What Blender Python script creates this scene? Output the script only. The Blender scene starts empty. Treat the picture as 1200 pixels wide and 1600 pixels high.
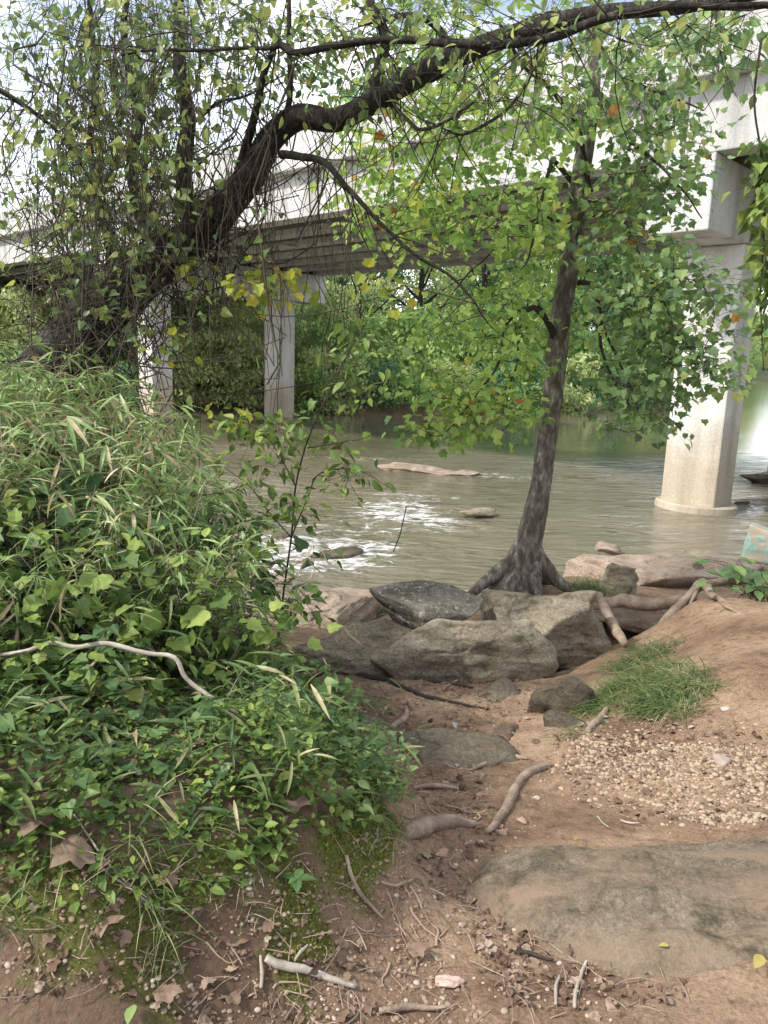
import bpy, math, random
import numpy as np
from mathutils import Matrix, Vector

# ------------------------------------------------------------------ camera, world, sun, exposure
SC = bpy.context.scene
CW_ = bpy.data.collections.new('riverbank'); SC.collection.children.link(CW_)
FPX = 1200.0; PITCH = math.radians(11.5); ROLL = math.radians(1.84); EYE = 1.55
F = np.array([0, math.cos(PITCH), -math.sin(PITCH)]); R0 = np.array([1., 0, 0]); U0 = np.array([0, math.sin(PITCH), math.cos(PITCH)])
RT = R0*math.cos(ROLL)+U0*math.sin(ROLL); UP = U0*math.cos(ROLL)-R0*math.sin(ROLL)
CAM = np.array([0, 0, EYE])
cam = bpy.data.cameras.new('camera'); camo = bpy.data.objects.new('camera', cam); SC.collection.objects.link(camo)
cam.sensor_fit = 'VERTICAL'; cam.sensor_height = 36; cam.lens = 36*FPX/1600; cam.clip_end = 3000; cam.clip_start = 0.05
M = Matrix(((RT[0], UP[0], -F[0], 0), (RT[1], UP[1], -F[1], 0), (RT[2], UP[2], -F[2], EYE), (0, 0, 0, 1)))
camo.matrix_world = M
SC.camera = camo
SUN = np.array([-.80, -.28, .80]); SUN /= np.linalg.norm(SUN)
elev = math.asin(SUN[2]); srot = math.atan2(SUN[0], SUN[1])
w = bpy.data.worlds.new('World'); SC.world = w; w.use_nodes = True
nt = w.node_tree; bg = nt.nodes['Background']
sky = nt.nodes.new('ShaderNodeTexSky'); sky.sky_type = 'NISHITA'; sky.sun_disc = False; sky.sun_elevation = elev; sky.sun_rotation = srot; sky.air_density = 1.0; sky.dust_density = 1.5
tc = nt.nodes.new('ShaderNodeTexCoord'); cn = nt.nodes.new('ShaderNodeTexNoise'); cn.inputs['Scale'].default_value = 3.2; cn.inputs['Detail'].default_value = 7; cn.inputs['Roughness'].default_value = .6
mp = nt.nodes.new('ShaderNodeMapping'); mp.inputs['Scale'].default_value = (1, 1, 1.8)
cr = nt.nodes.new('ShaderNodeValToRGB'); cr.color_ramp.elements[0].position = .42; cr.color_ramp.elements[1].position = .56
mx = nt.nodes.new('ShaderNodeMix'); mx.data_type = 'RGBA'; mx.inputs['B'].default_value = (9.0, 9.2, 9.5, 1)
L = nt.links.new
L(tc.outputs['Generated'], mp.inputs['Vector']); L(mp.outputs[0], cn.inputs['Vector']); L(cn.outputs[0], cr.inputs[0]); sz = nt.nodes.new('ShaderNodeSeparateXYZ'); hz = nt.nodes.new('ShaderNodeMapRange'); hz.inputs['From Min'].default_value = .10; hz.inputs['From Max'].default_value = .42; hz.inputs['To Min'].default_value = 1; hz.inputs['To Max'].default_value = 0
L(tc.outputs['Generated'], sz.inputs[0]); L(sz.outputs['Z'], hz.inputs[0]); mxx = nt.nodes.new('ShaderNodeMath'); mxx.operation = 'MAXIMUM'; L(hz.outputs[0], mxx.inputs[0]); L(cr.outputs[0], mxx.inputs[1]); L(mxx.outputs[0], mx.inputs['Factor'])
L(sky.outputs[0], mx.inputs['A']); L(mx.outputs['Result'], bg.inputs['Color']); bg.inputs['Strength'].default_value = .14
sl = bpy.data.lights.new('sun', 'SUN'); sl.energy = 3.3; sl.angle = math.radians(5); sl.color = (1, .95, .87)
so = bpy.data.objects.new('sun', sl); SC.collection.objects.link(so)
so.rotation_euler = Vector(SUN).to_track_quat('Z', 'Y').to_euler(); so.location = (-20, -6, 25)
vs = SC.view_settings; vs.view_transform = 'Standard'; vs.look = 'None'; vs.gamma = 1; vs.use_curve_mapping = False; vs.exposure = .70
SC.cycles.max_bounces = 8; SC.cycles.transmission_bounces = 4; SC.cycles.diffuse_bounces = 3; SC.cycles.glossy_bounces = 3

# ------------------------------------------------------------------ helpers
rng = np.random.default_rng(7)
def ray(x, y): return F+RT*(x-600)/FPX-UP*(y-800)/FPX
def PY(x, y, Y):                      # point of a view direction at a distance Y
    d = ray(x, y); return CAM+d*Y/d[1]
def PZ(x, y, z):                      # point of a view direction at a height z
    d = ray(x, y); return CAM+d*(z-EYE)/d[2]

def _h(ix, iy, iz, s):
    n = (ix*374761393+iy*668265263+iz*2147483647+s*144665) & 0xffffffff
    n = ((n ^ (n >> 13))*1274126177) & 0xffffffff
    n = ((n ^ (n >> 16))*2246822519) & 0xffffffff
    return ((n ^ (n >> 15)) & 0xffff)/65535.0
def vnoise(p, s=0):
    p = np.asarray(p, float); i = np.floor(p).astype(np.int64); f = p-i; f = f*f*(3-2*f)
    r = 0
    for dx in (0, 1):
        wx = f[:, 0] if dx else 1-f[:, 0]
        for dy in (0, 1):
            wy = f[:, 1] if dy else 1-f[:, 1]
            for dz in (0, 1):
                wz = f[:, 2] if dz else 1-f[:, 2]
                r = r+wx*wy*wz*_h(i[:, 0]+dx, i[:, 1]+dy, i[:, 2]+dz, s)
    return r*2-1
def fbm(p, sc, oct=4, s=0, g=.5):
    p = np.asarray(p, float); r = 0; a = 1; t = 0
    for k in range(oct):
        r = r+a*vnoise(p*sc*2**k+k*17.3, s+k); t += a; a *= g
    return r/t
def sm(a, b, x): t = np.clip((x-a)/(b-a), 0, 1); return t*t*(3-2*t)

class MB:
    def __init__(s): s.V = []; s.T = []; s.Q = []; s.n = 0
    def add(s, v, tris=None, quads=None):
        v = np.asarray(v, float).reshape(-1, 3)
        if tris is not None and len(tris): s.T.append(np.asarray(tris, np.int64)+s.n)
        if quads is not None and len(quads): s.Q.append(np.asarray(quads, np.int64)+s.n)
        s.V.append(v); s.n += len(v); return s
    def build(s, name, m, parent=None, smooth=True, attr=None, origin=None):
        V = np.concatenate(s.V); T = np.concatenate(s.T) if s.T else np.zeros((0, 3), int); Q = np.concatenate(s.Q) if s.Q else np.zeros((0, 4), int)
        if origin is not None: V = V-np.asarray(origin)
        me = bpy.data.meshes.new(name); me.vertices.add(len(V)); me.vertices.foreach_set('co', V.astype(np.float32).ravel())
        nl = len(T)*3+len(Q)*4; me.loops.add(nl); me.loops.foreach_set('vertex_index', np.concatenate([T.ravel(), Q.ravel()]).astype(np.int32))
        npoly = len(T)+len(Q); me.polygons.add(npoly)
        me.polygons.foreach_set('loop_start', np.concatenate([np.arange(len(T))*3, len(T)*3+np.arange(len(Q))*4]).astype(np.int32))
        try: me.polygons.foreach_set('loop_total', np.concatenate([np.full(len(T), 3), np.full(len(Q), 4)]).astype(np.int32))
        except Exception: pass
        me.polygons.foreach_set('use_smooth', np.full(npoly, bool(smooth)))
        me.update(calc_edges=True); me.validate()
        if attr:
            for k, a in attr.items():
                at = me.attributes.new(k, 'FLOAT', 'POINT'); at.data.foreach_set('value', np.asarray(a, np.float32))
        me.materials.append(m)
        o = bpy.data.objects.new(name, me); CW_.objects.link(o)
        if parent is not None: o.parent = parent
        if origin is not None: o.location = tuple(map(float, origin))
        return o
def tag(o, label=None, cat=None, group=None, kind=None):
    if label: o['label'] = label
    if cat: o['category'] = cat
    if group: o['group'] = group
    if kind: o['kind'] = kind
    return o
def empty(name, loc=(0, 0, 0), label=None, cat=None, group=None, rz=0):
    o = bpy.data.objects.new(name, None); CW_.objects.link(o); o.location = tuple(map(float, loc)); o.rotation_euler = (0, 0, rz); o.empty_display_size = .1
    return tag(o, label, cat, group)
def copy_tree(o, loc, rz=0, sc=1, label=None):
    c = o.copy(); CW_.objects.link(c); c.location = tuple(map(float, loc)); c.rotation_euler = (0, 0, rz); c.scale = (sc,)*3 if np.isscalar(sc) else sc
    if label: c['label'] = label
    for ch in list(o.children):
        d = ch.copy(); CW_.objects.link(d); d.parent = c
        for g in list(ch.children):
            e = g.copy(); CW_.objects.link(e); e.parent = d
    return c

def spline(pts, n=6):
    p = np.asarray(pts, float)
    if len(p) < 3: n_ = max(2, n); t = np.linspace(0, 1, n_+1)[:, None]; return p[0]*(1-t)+p[-1]*t
    q = np.vstack([2*p[0]-p[1], p, 2*p[-1]-p[-2]]); out = []
    for i in range(1, len(q)-2):
        for k in range(n):
            t = k/n; a, b, c, d = q[i-1], q[i], q[i+1], q[i+2]
            out.append(.5*((2*b)+(-a+c)*t+(2*a-5*b+4*c-d)*t*t+(-a+3*b-3*c+d)*t**3))
    out.append(p[-1]); return np.array(out)
def tube(mb, pts, rad, sides=6, rough=0, seed=0, cap=True, fs=3.0):
    p = np.asarray(pts, float); n = len(p)
    rad = np.interp(np.linspace(0, 1, n), np.linspace(0, 1, len(rad)), rad) if not np.isscalar(rad) and len(rad) != n else np.broadcast_to(rad, n)
    tg = np.gradient(p, axis=0); tg /= np.linalg.norm(tg, axis=1)[:, None]+1e-9
    ref = np.array([0, 0, 1.]) if abs(tg[0][2]) < .9 else np.array([1., 0, 0])
    u = np.cross(ref, tg[0]); u /= np.linalg.norm(u)+1e-9; us = []
    for t in tg:
        u = u-t*(u@t); u /= np.linalg.norm(u)+1e-9; us.append(u.copy())
    us = np.array(us); vs_ = np.cross(tg, us); a = np.arange(sides)*2*math.pi/sides
    ring = us[:, None, :]*np.cos(a)[None, :, None]+vs_[:, None, :]*np.sin(a)[None, :, None]
    V = p[:, None, :]+ring*rad[:, None, None]
    if rough:
        d = fbm(V.reshape(-1, 3), fs/max(rad.max(), .01)*.25, 3, seed).reshape(n, sides)
        V = V+ring*(d*rad[:, None]*rough)[..., None]
    i = np.arange(n-1)[:, None]*sides; j = np.arange(sides)[None, :]; j2 = (j+1) % sides
    Q = np.stack([i+j, i+j2, i+sides+j2, i+sides+j], -1).reshape(-1, 4); V = V.reshape(-1, 3)
    T = None
    if cap:
        V = np.vstack([V, p[0], p[-1]]); b = n*sides; jj = np.arange(sides); k = (jj+1) % sides; o = (n-1)*sides
        T = np.vstack([np.stack([k, jj, np.full(sides, b)], -1), np.stack([o+jj, o+k, np.full(sides, b+1)], -1)])
    mb.add(V, T, Q)
def box(mb, c, ax, ay, az):           # centre and three half-axis vectors
    c = np.asarray(c, float); V = [c+sx*np.asarray(ax)+sy*np.asarray(ay)+sz*np.asarray(az) for sz in (-1, 1) for sy in (-1, 1) for sx in (-1, 1)]
    mb.add(V, None, [(0, 2, 3, 1), (4, 5, 7, 6), (0, 1, 5, 4), (2, 6, 7, 3), (0, 4, 6, 2), (1, 3, 7, 5)])

# leaf outlines: x across, y along, z fold
def fan(outl, c):
    r = outl; l = [(-x, y) for x, y in outl[::-1] if abs(x) > 1e-6]
    o = r+l; V = [(x, y, .22*abs(x)-.22*y*y) for x, y in o]+[(c[0], c[1], -.05)]
    n = len(o); return np.array(V), np.array([(i, (i+1) % n, n) for i in range(n)])
MAPLE = fan([(0, 0), (.14, -.04), (.34, .02), (.50, .14), (.45, .27), (.41, .38), (.49, .58), (.34, .66), (.22, .68), (.13, .84), (0, 1.0)], (0, .34))
IVY = fan([(0, 0), (.24, -.10), (.46, .10), (.34, .40), (.20, .62), (0, 1)], (0, .3))
def strip(ws, curl, fold=.25, off=0):
    n = len(ws); V = []; T = []
    for i, wd in enumerate(ws):
        y = i/(n-1); z = -curl*y*y; V += [(-wd, y*(1-off*y), z+fold*wd), (0, y*(1-off*y), z), (wd, y*(1-off*y), z+fold*wd)]
    for i in range(n-1):
        a = i*3; b = a+3
        T += [(a, a+1, b+1), (a, b+1, b), (a+1, a+2, b+2), (a+1, b+2, b+1)]
    return np.array(V), np.array(T)
OVATE = strip([.03, .24, .27, .17, .0], .2)
OVAL_SMALL = strip([.03, .27, .0], .12)
LANCE = strip([.012, .05, .055, .04, .0], .35)
def flatstrip(ws, curl, off):
    n = len(ws); V = []; Q = []
    for i, wd in enumerate(ws):
        y = i/(n-1); V += [(-wd, y*(1-off*y), -curl*y*y+.5*y*0), (wd, y*(1-off*y), -curl*y*y)]
    for i in range(n-1): a = i*2; Q += [(a, a+1, a+3), (a, a+3, a+2)]
    return np.array(V), np.array(Q)
BLADE = flatstrip([.011, .013, .012, .009, .006, .001], .85, .36)
def crumpled():
    o, _ = MAPLE; o = o[:-1]; c = np.array([0, .35, 0]); mid = c+(o-c)*.5; V = np.vstack([o, mid, c[None]]); n = len(o)
    V[:, 2] =   .07*np.sin(6*V[:, 0]+4*V[:, 1])+.06*np.cos(9*V[:, 1]-5*V[:, 0])+.20*(np.hypot(V[:, 0], V[:, 1]-.35))**2
    T = [(i, (i+1) % n, n+(i+1) % n) for i in range(n)]+[(i, n+(i+1) % n, n+i) for i in range(n)]+[(n+i, n+(i+1) % n, 2*n) for i in range(n)]
    return V*np.array([.85, .9, 1]), np.array(T)
CRUMP = crumpled()
def leaves(mb, tmpl, pos, axis, nrm, size):
    tv, tt = tmpl; pos = np.asarray(pos, float); n = len(pos)
    if n == 0: return
    A = axis/(np.linalg.norm(axis, axis=1)[:, None]+1e-9); N = nrm-A*(nrm*A).sum(1)[:, None]; N /= np.linalg.norm(N, axis=1)[:, None]+1e-9
    S = np.cross(A, N); size = np.broadcast_to(size, n)
    V = pos[:, None]+size[:, None, None]*(tv[None, :, 0, None]*S[:, None]+tv[None, :, 1, None]*A[:, None]+tv[None, :, 2, None]*N[:, None])
    T = tt[None]+(np.arange(n)*len(tv))[:, None, None]
    mb.add(V.reshape(-1, 3), T.reshape(-1, 3))
def rv(n, z=0, s=1.): v = rng.normal(size=(n, 3)); v /= np.linalg.norm(v, axis=1)[:, None]; v = v*s; v[:, 2] += z; return v

# ------------------------------------------------------------------ materials
def nodes(name):
    m = bpy.data.materials.new(name); m.use_nodes = True; t = m.node_tree; return m, t, t.nodes['Principled BSDF']
def N(t, ty, **kw):
    n = t.nodes.new(ty)
    for k, v in kw.items():
        if k in n.inputs: n.inputs[k].default_value = v
        else: setattr(n, k, v)
    return n
def ramp(t, stops):
    r = t.nodes.new('ShaderNodeValToRGB'); e = r.color_ramp.elements
    while len(e) < len(stops): e.new(.5)
    for i, (p, c) in enumerate(stops): e[i].position = p; e[i].color = (*c, 1) if len(c) == 3 else c
    return r
def leafmat(name, stops, trans=.38, rough=.5, noise=1.2, spec=.35):
    m, t, b = nodes(name); g = N(t, 'ShaderNodeNewGeometry'); r = ramp(t, stops)
    nz = N(t, 'ShaderNodeTexNoise', Scale=noise, Detail=2.0); tcn = N(t, 'ShaderNodeTexCoord')
    t.links.new(tcn.outputs['Object'], nz.inputs['Vector'])
    ma = N(t, 'ShaderNodeMath', operation='MULTIPLY_ADD'); ma.inputs[1].default_value = .75
    t.links.new(g.outputs['Random Per Island'], ma.inputs[0])
    mb_ = N(t, 'ShaderNodeMath', operation='MULTIPLY_ADD'); mb_.inputs[1].default_value = .9; mb_.inputs[2].default_value = -.32
    t.links.new(nz.outputs[0], mb_.inputs[0]); t.links.new(mb_.outputs[0], ma.inputs[2]); t.links.new(ma.outputs[0], r.inputs[0])
    # blotches inside a leaf
    n2 = N(t, 'ShaderNodeTexNoise', Scale=38.0, Detail=2.0); t.links.new(tcn.outputs['Object'], n2.inputs['Vector'])
    hs = N(t, 'ShaderNodeHueSaturation'); mv = N(t, 'ShaderNodeMapRange'); mv.inputs['To Min'].default_value = .7; mv.inputs['To Max'].default_value = 1.3
    t.links.new(n2.outputs[0], mv.inputs[0]); t.links.new(mv.outputs[0], hs.inputs['Value']); t.links.new(r.outputs[0], hs.inputs['Color'])
    t.links.new(hs.outputs[0], b.inputs['Base Color']); b.inputs['Roughness'].default_value = rough; b.inputs['Specular IOR Level'].default_value = spec
    tr = N(t, 'ShaderNodeBsdfTranslucent'); t.links.new(hs.outputs[0], tr.inputs[0]); mixs = N(t, 'ShaderNodeMixShader'); mixs.inputs[0].default_value = trans
    t.links.new(b.outputs[0], mixs.inputs[1]); t.links.new(tr.outputs[0], mixs.inputs[2]); t.links.new(mixs.outputs[0], t.nodes['Material Output'].inputs[0])
    return m
def solidmat(name, stops, scale=4., rough=.85, bump=.3, bscale=None, detail=8., island=0, stretch=None, spec=.3, bdist=.02):
    m, t, b = nodes(name); tcn = N(t, 'ShaderNodeTexCoord'); mp_ = N(t, 'ShaderNodeMapping')
    if stretch: mp_.inputs['Scale'].default_value = stretch
    t.links.new(tcn.outputs['Object'], mp_.inputs['Vector'])
    nz = N(t, 'ShaderNodeTexNoise', Scale=scale, Detail=detail, Roughness=.62); t.links.new(mp_.outputs[0], nz.inputs['Vector'])
    r = ramp(t, stops); src = nz.outputs[0]
    if island:
        g = N(t, 'ShaderNodeNewGeometry'); ma = N(t, 'ShaderNodeMath', operation='MULTIPLY_ADD'); ma.inputs[1].default_value = island; t.links.new(g.outputs['Random Per Island'], ma.inputs[0])
        mm = N(t, 'ShaderNodeMath', operation='MULTIPLY_ADD'); mm.inputs[1].default_value = 1-island; t.links.new(src, mm.inputs[0]); t.links.new(mm.outputs[0], ma.inputs[2]); src = ma.outputs[0]
    t.links.new(src, r.inputs[0]); t.links.new(r.outputs[0], b.inputs['Base Color'])
    b.inputs['Roughness'].default_value = rough; b.inputs['Specular IOR Level'].default_value = spec
    if bump:
        n2 = N(t, 'ShaderNodeTexNoise', Scale=bscale or scale*4, Detail=8., Roughness=.65); t.links.new(mp_.outputs[0], n2.inputs['Vector'])
        bp = N(t, 'ShaderNodeBump', Strength=bump, Distance=bdist); t.links.new(n2.outputs[0], bp.inputs['Height']); t.links.new(bp.outputs[0], b.inputs['Normal'])
    return m
G1 = (.035, .075, .018); G2 = (.075, .15, .03); G3 = (.16, .27, .045); G4 = (.28, .36, .06)
LM = dict(
 centre=leafmat('leaf_yellow_green', [(0, (.10, .20, .055)), (.25, (.19, .33, .08)), (.6, (.34, .49, .12)), (.88, (.47, .58, .15)), (.96, (.58, .56, .12)), (1, (.36, .16, .04))], .5, .42, .9),
 cool=leafmat('leaf_blue_green', [(0, (.09, .16, .08)), (.5, (.19, .31, .11)), (.85, (.32, .44, .14)), (.97, (.48, .46, .12)), (1, (.35, .18, .05))], .42, .38, 1.5, .5),
 over=leafmat('leaf_olive', [(0, (.06, .10, .04)), (.4, (.15, .22, .08)), (.7, (.28, .35, .11)), (.95, (.44, .44, .12)), (1, (.35, .18, .05))], .45, .45, .8),
 bush=leafmat('leaf_mid_green', [(0, (.05, .09, .025)), (.45, (.12, .19, .045)), (.8, (.23, .31, .07)), (1, (.36, .40, .11))], .32, .5, 2.5, .3),
 dark=leafmat('leaf_dark', [(0, (.045, .085, .03)), (.6, (.08, .15, .05)), (1, (.15, .23, .07))], .25, .5, 2.5, .3),
 cane=leafmat('leaf_cane', [(0, (.10, .17, .05)), (.5, (.20, .31, .10)), (.85, (.34, .44, .17)), (1, (.50, .48, .26))], .35, .4, 3., .5),
 dry=leafmat('leaf_dry', [(0, (.34, .25, .14)), (.6, (.50, .40, .25)), (1, (.62, .53, .38))], .25, .6, 3.),
 fall=leafmat('leaf_fallen', [(0, (.07, .042, .028)), (.4, (.16, .105, .072)), (.8, (.27, .195, .145)), (1, (.38, .31, .25))], .1, .7, 3., .2),
 autumn=leafmat('leaf_autumn', [(0, (.22, .32, .05)), (.5, (.36, .42, .07)), (.85, (.50, .46, .07)), (.93, (.5, .33, .05)), (1, (.45, .17, .04))], .45, .5, 3.),
 far=leafmat('leaf_far', [(0, (0.104, 0.195, 0.078)), (0.4, (0.234, 0.39, 0.13)), (0.75, (0.416, 0.572, 0.195)), (1, (0.624, 0.702, 0.286))], .35, .6, .25, .2),
 far2=leafmat('leaf_far_pale', [(0, (0.22, 0.308, 0.132)), (0.5, (0.44, 0.528, 0.22)), (1, (0.682, 0.682, 0.33))], .4, .6, .25, .2),
 far3=leafmat('leaf_far_dark', [(0, (0.064, 0.144, 0.072)), (0.5, (0.144, 0.288, 0.128)), (1, (0.288, 0.464, 0.192))], .3, .6, .25, .2),
 grass=leafmat('leaf_grass', [(0, (.03, .065, .018)), (.45, (.075, .13, .035)), (.72, (.16, .21, .07)), (.85, (.36, .32, .17)), (1, (.48, .42, .26))], .3, .45, 5.),
)
BARK_D = solidmat('bark_dark', [(.3, (.014, .012, .010)), (.55, (.042, .035, .029)), (.72, (.13, .12, .10))], 24., .9, 1., 38., stretch=(1, 1, .45), bdist=.05)
BARK_G = solidmat('bark_grey', [(.3, (.06, .045, .036)), (.47, (.14, .118, .096)), (.58, (.25, .225, .19)), (.72, (.50, .49, .44))], 17., .9, 1., 34., stretch=(1, 1, .38), bdist=.05)
TWIG_D = solidmat('twig_dark', [(.3, (.018, .014, .011)), (.7, (.065, .052, .042))], 12., .85, .2)
TWIG_P = solidmat('twig_pale', [(.3, (.24, .20, .16)), (.7, (.48, .43, .36))], 14., .85, .3)
VINE = solidmat('vine_stem', [(.3, (.010, .008, .006)), (.6, (.028, .022, .016)), (.85, (.07, .058, .042))], 3., .85, .2, island=.5)
ROOT = solidmat('root_bark', [(.3, (.16, .11, .08)), (.55, (.33, .25, .19)), (.75, (.47, .39, .31))], 9., .85, .8, 30.)
def rockmat(name, a, b, c, moss=0, lich=0, scale=3., dirt=0):
    m, t, bs = nodes(name); tcn = N(t, 'ShaderNodeTexCoord'); g = N(t, 'ShaderNodeNewGeometry')
    n1 = N(t, 'ShaderNodeTexNoise', Scale=scale, Detail=9., Roughness=.65); n2 = N(t, 'ShaderNodeTexNoise', Scale=scale*16, Detail=9., Roughness=.75); n3 = N(t, 'ShaderNodeTexNoise', Scale=scale*1.7, Detail=5.)
    mp_ = N(t, 'ShaderNodeMapping'); mp_.inputs['Scale'].default_value = (1, 1, 3.2); mp_.inputs['Rotation'].default_value = (.2, .15, .3)
    t.links.new(tcn.outputs['Object'], mp_.inputs[0])
    for n in (n1, n3): t.links.new(mp_.outputs[0], n.inputs['Vector'])
    t.links.new(tcn.outputs['Object'], n2.inputs['Vector'])
    r = ramp(t, [(.3, a), (.5, b), (.68, c)]); t.links.new(n1.outputs[0], r.inputs[0])
    mul = N(t, 'ShaderNodeMix', data_type='RGBA', blend_type='MULTIPLY'); mul.inputs['Factor'].default_value = .8
    r2 = ramp(t, [(.35, (.45, .45, .45)), (.6, (1.15, 1.15, 1.15))]); t.links.new(n2.outputs[0], r2.inputs[0]); t.links.new(r.outputs[0], mul.inputs['A']); t.links.new(r2.outputs[0], mul.inputs['B'])
    n5 = N(t, 'ShaderNodeTexNoise', Scale=scale*60, Detail=4., Roughness=.8); t.links.new(tcn.outputs['Object'], n5.inputs['Vector']); r5 = ramp(t, [(.38, (.55, .55, .55)), (.62, (1.25, 1.25, 1.25))]); t.links.new(n5.outputs[0], r5.inputs[0])
    mu5 = N(t, 'ShaderNodeMix', data_type='RGBA', blend_type='MULTIPLY'); mu5.inputs['Factor'].default_value = .8; t.links.new(mul.outputs['Result'], mu5.inputs['A']); t.links.new(r5.outputs[0], mu5.inputs['B'])
    col = mu5.outputs['Result']
    def over(col, src, lo, hi, c, op=None):
        rr = ramp(t, [(lo, (0, 0, 0)), (hi, (1, 1, 1))]); t.links.new(src, rr.inputs[0]); fac = rr.outputs[0]
        if op is not None:
            mm = N(t, 'ShaderNodeMath', operation='MULTIPLY'); t.links.new(fac, mm.inputs[0]); t.links.new(op, mm.inputs[1]); fac = mm.outputs[0]
        mi = N(t, 'ShaderNodeMix', data_type='RGBA'); t.links.new(fac, mi.inputs['Factor']); t.links.new(col, mi.inputs['A']); mi.inputs['B'].default_value = (*c, 1); return mi.outputs['Result']
    vd = N(t, 'ShaderNodeTexVoronoi', feature='DISTANCE_TO_EDGE', Scale=scale*.8); dn = N(t, 'ShaderNodeTexNoise', Scale=scale*2.2, Detail=8.); dv = N(t, 'ShaderNodeVectorMath', operation='MULTIPLY_ADD'); dv.inputs[1].default_value = (.35, .35, .35)
    t.links.new(tcn.outputs['Object'], dn.inputs['Vector']); t.links.new(dn.outputs['Color'], dv.inputs[0]); t.links.new(tcn.outputs['Object'], dv.inputs[2]); t.links.new(dv.outputs[0], vd.inputs['Vector'])
    rc = ramp(t, [(.0, (.28, .25, .22)), (.022, (1, 1, 1))]); t.links.new(vd.outputs['Distance'], rc.inputs[0]); muc = N(t, 'ShaderNodeMix', data_type='RGBA', blend_type='MULTIPLY'); t.links.new(n3.outputs[0], muc.inputs['Factor']); t.links.new(col, muc.inputs['A']); t.links.new(rc.outputs[0], muc.inputs['B']); col = muc.outputs['Result']
    if moss:
        col = over(col, n3.outputs[0], .62-.25*moss, .80-.2*moss, (.085, .085, .035))
    if lich:
        v = N(t, 'ShaderNodeTexNoise', Scale=scale*7, Detail=5., Roughness=.7); t.links.new(tcn.outputs['Object'], v.inputs['Vector'])
        col = over(col, v.outputs[0], .57, .63, (.36, .37, .32), None)
    if dirt:
        nd_ = N(t, 'ShaderNodeTexNoise', Scale=1.7, Detail=10., Roughness=.68, Distortion=.4); md_ = N(t, 'ShaderNodeMapping'); md_.inputs['Scale'].default_value = (1, 2.6, 1); md_.inputs['Location'].default_value = (3, 1, 0); t.links.new(tcn.outputs['Object'], md_.inputs[0]); t.links.new(md_.outputs[0], nd_.inputs['Vector'])
        col = over(col, nd_.outputs[0], .43, .62, (.33, .24, .165))
        nd2 = N(t, 'ShaderNodeTexNoise', Scale=2.3, Detail=10., Roughness=.75); t.links.new(tcn.outputs['Object'], nd2.inputs['Vector']); col = over(col, nd2.outputs[0], .55, .64, (.085, .075, .045))
    t.links.new(col, bs.inputs['Base Color']); bs.inputs['Roughness'].default_value = .88; bs.inputs['Specular IOR Level'].default_value = .25
    ad = N(t, 'ShaderNodeMath', operation='ADD'); t.links.new(n1.outputs[0], ad.inputs[0]); t.links.new(n2.outputs[0], ad.inputs[1])
    bp = N(t, 'ShaderNodeBump', Strength=.9, Distance=.035); t.links.new(ad.outputs[0], bp.inputs['Height']); t.links.new(bp.outputs[0], bs.inputs['Normal'])
    return m
ROCK_M = rockmat('rock_mossy', (.19, .155, .112), (.37, .315, .23), (.55, .485, .38), .28)
ROCK_L = rockmat('rock_lichen', (.10, .092, .078), (.19, .175, .145), (.30, .28, .235), .2, 1)
ROCK_P = rockmat('rock_pale', (.27, .20, .145), (.43, .34, .26), (.56, .47, .38), 0)
ROCK_D = rockmat('rock_dark', (.07, .058, .043), (.16, .13, .095), (.27, .225, .17), .3)
ROCK_S = rockmat('rock_slab', (.13, .10, .07), (.215, .18, .13), (.34, .28, .21), .3, 0, 2.0)
ROCK_B = rockmat('bedrock', (.16, .125, .085), (.27, .22, .155), (.39, .325, .24), .08, 0, 2.0, 1)
ROCK_R = rockmat('rock_brown', (.15, .10, .07), (.26, .185, .13), (.38, .29, .22), .1)
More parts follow.
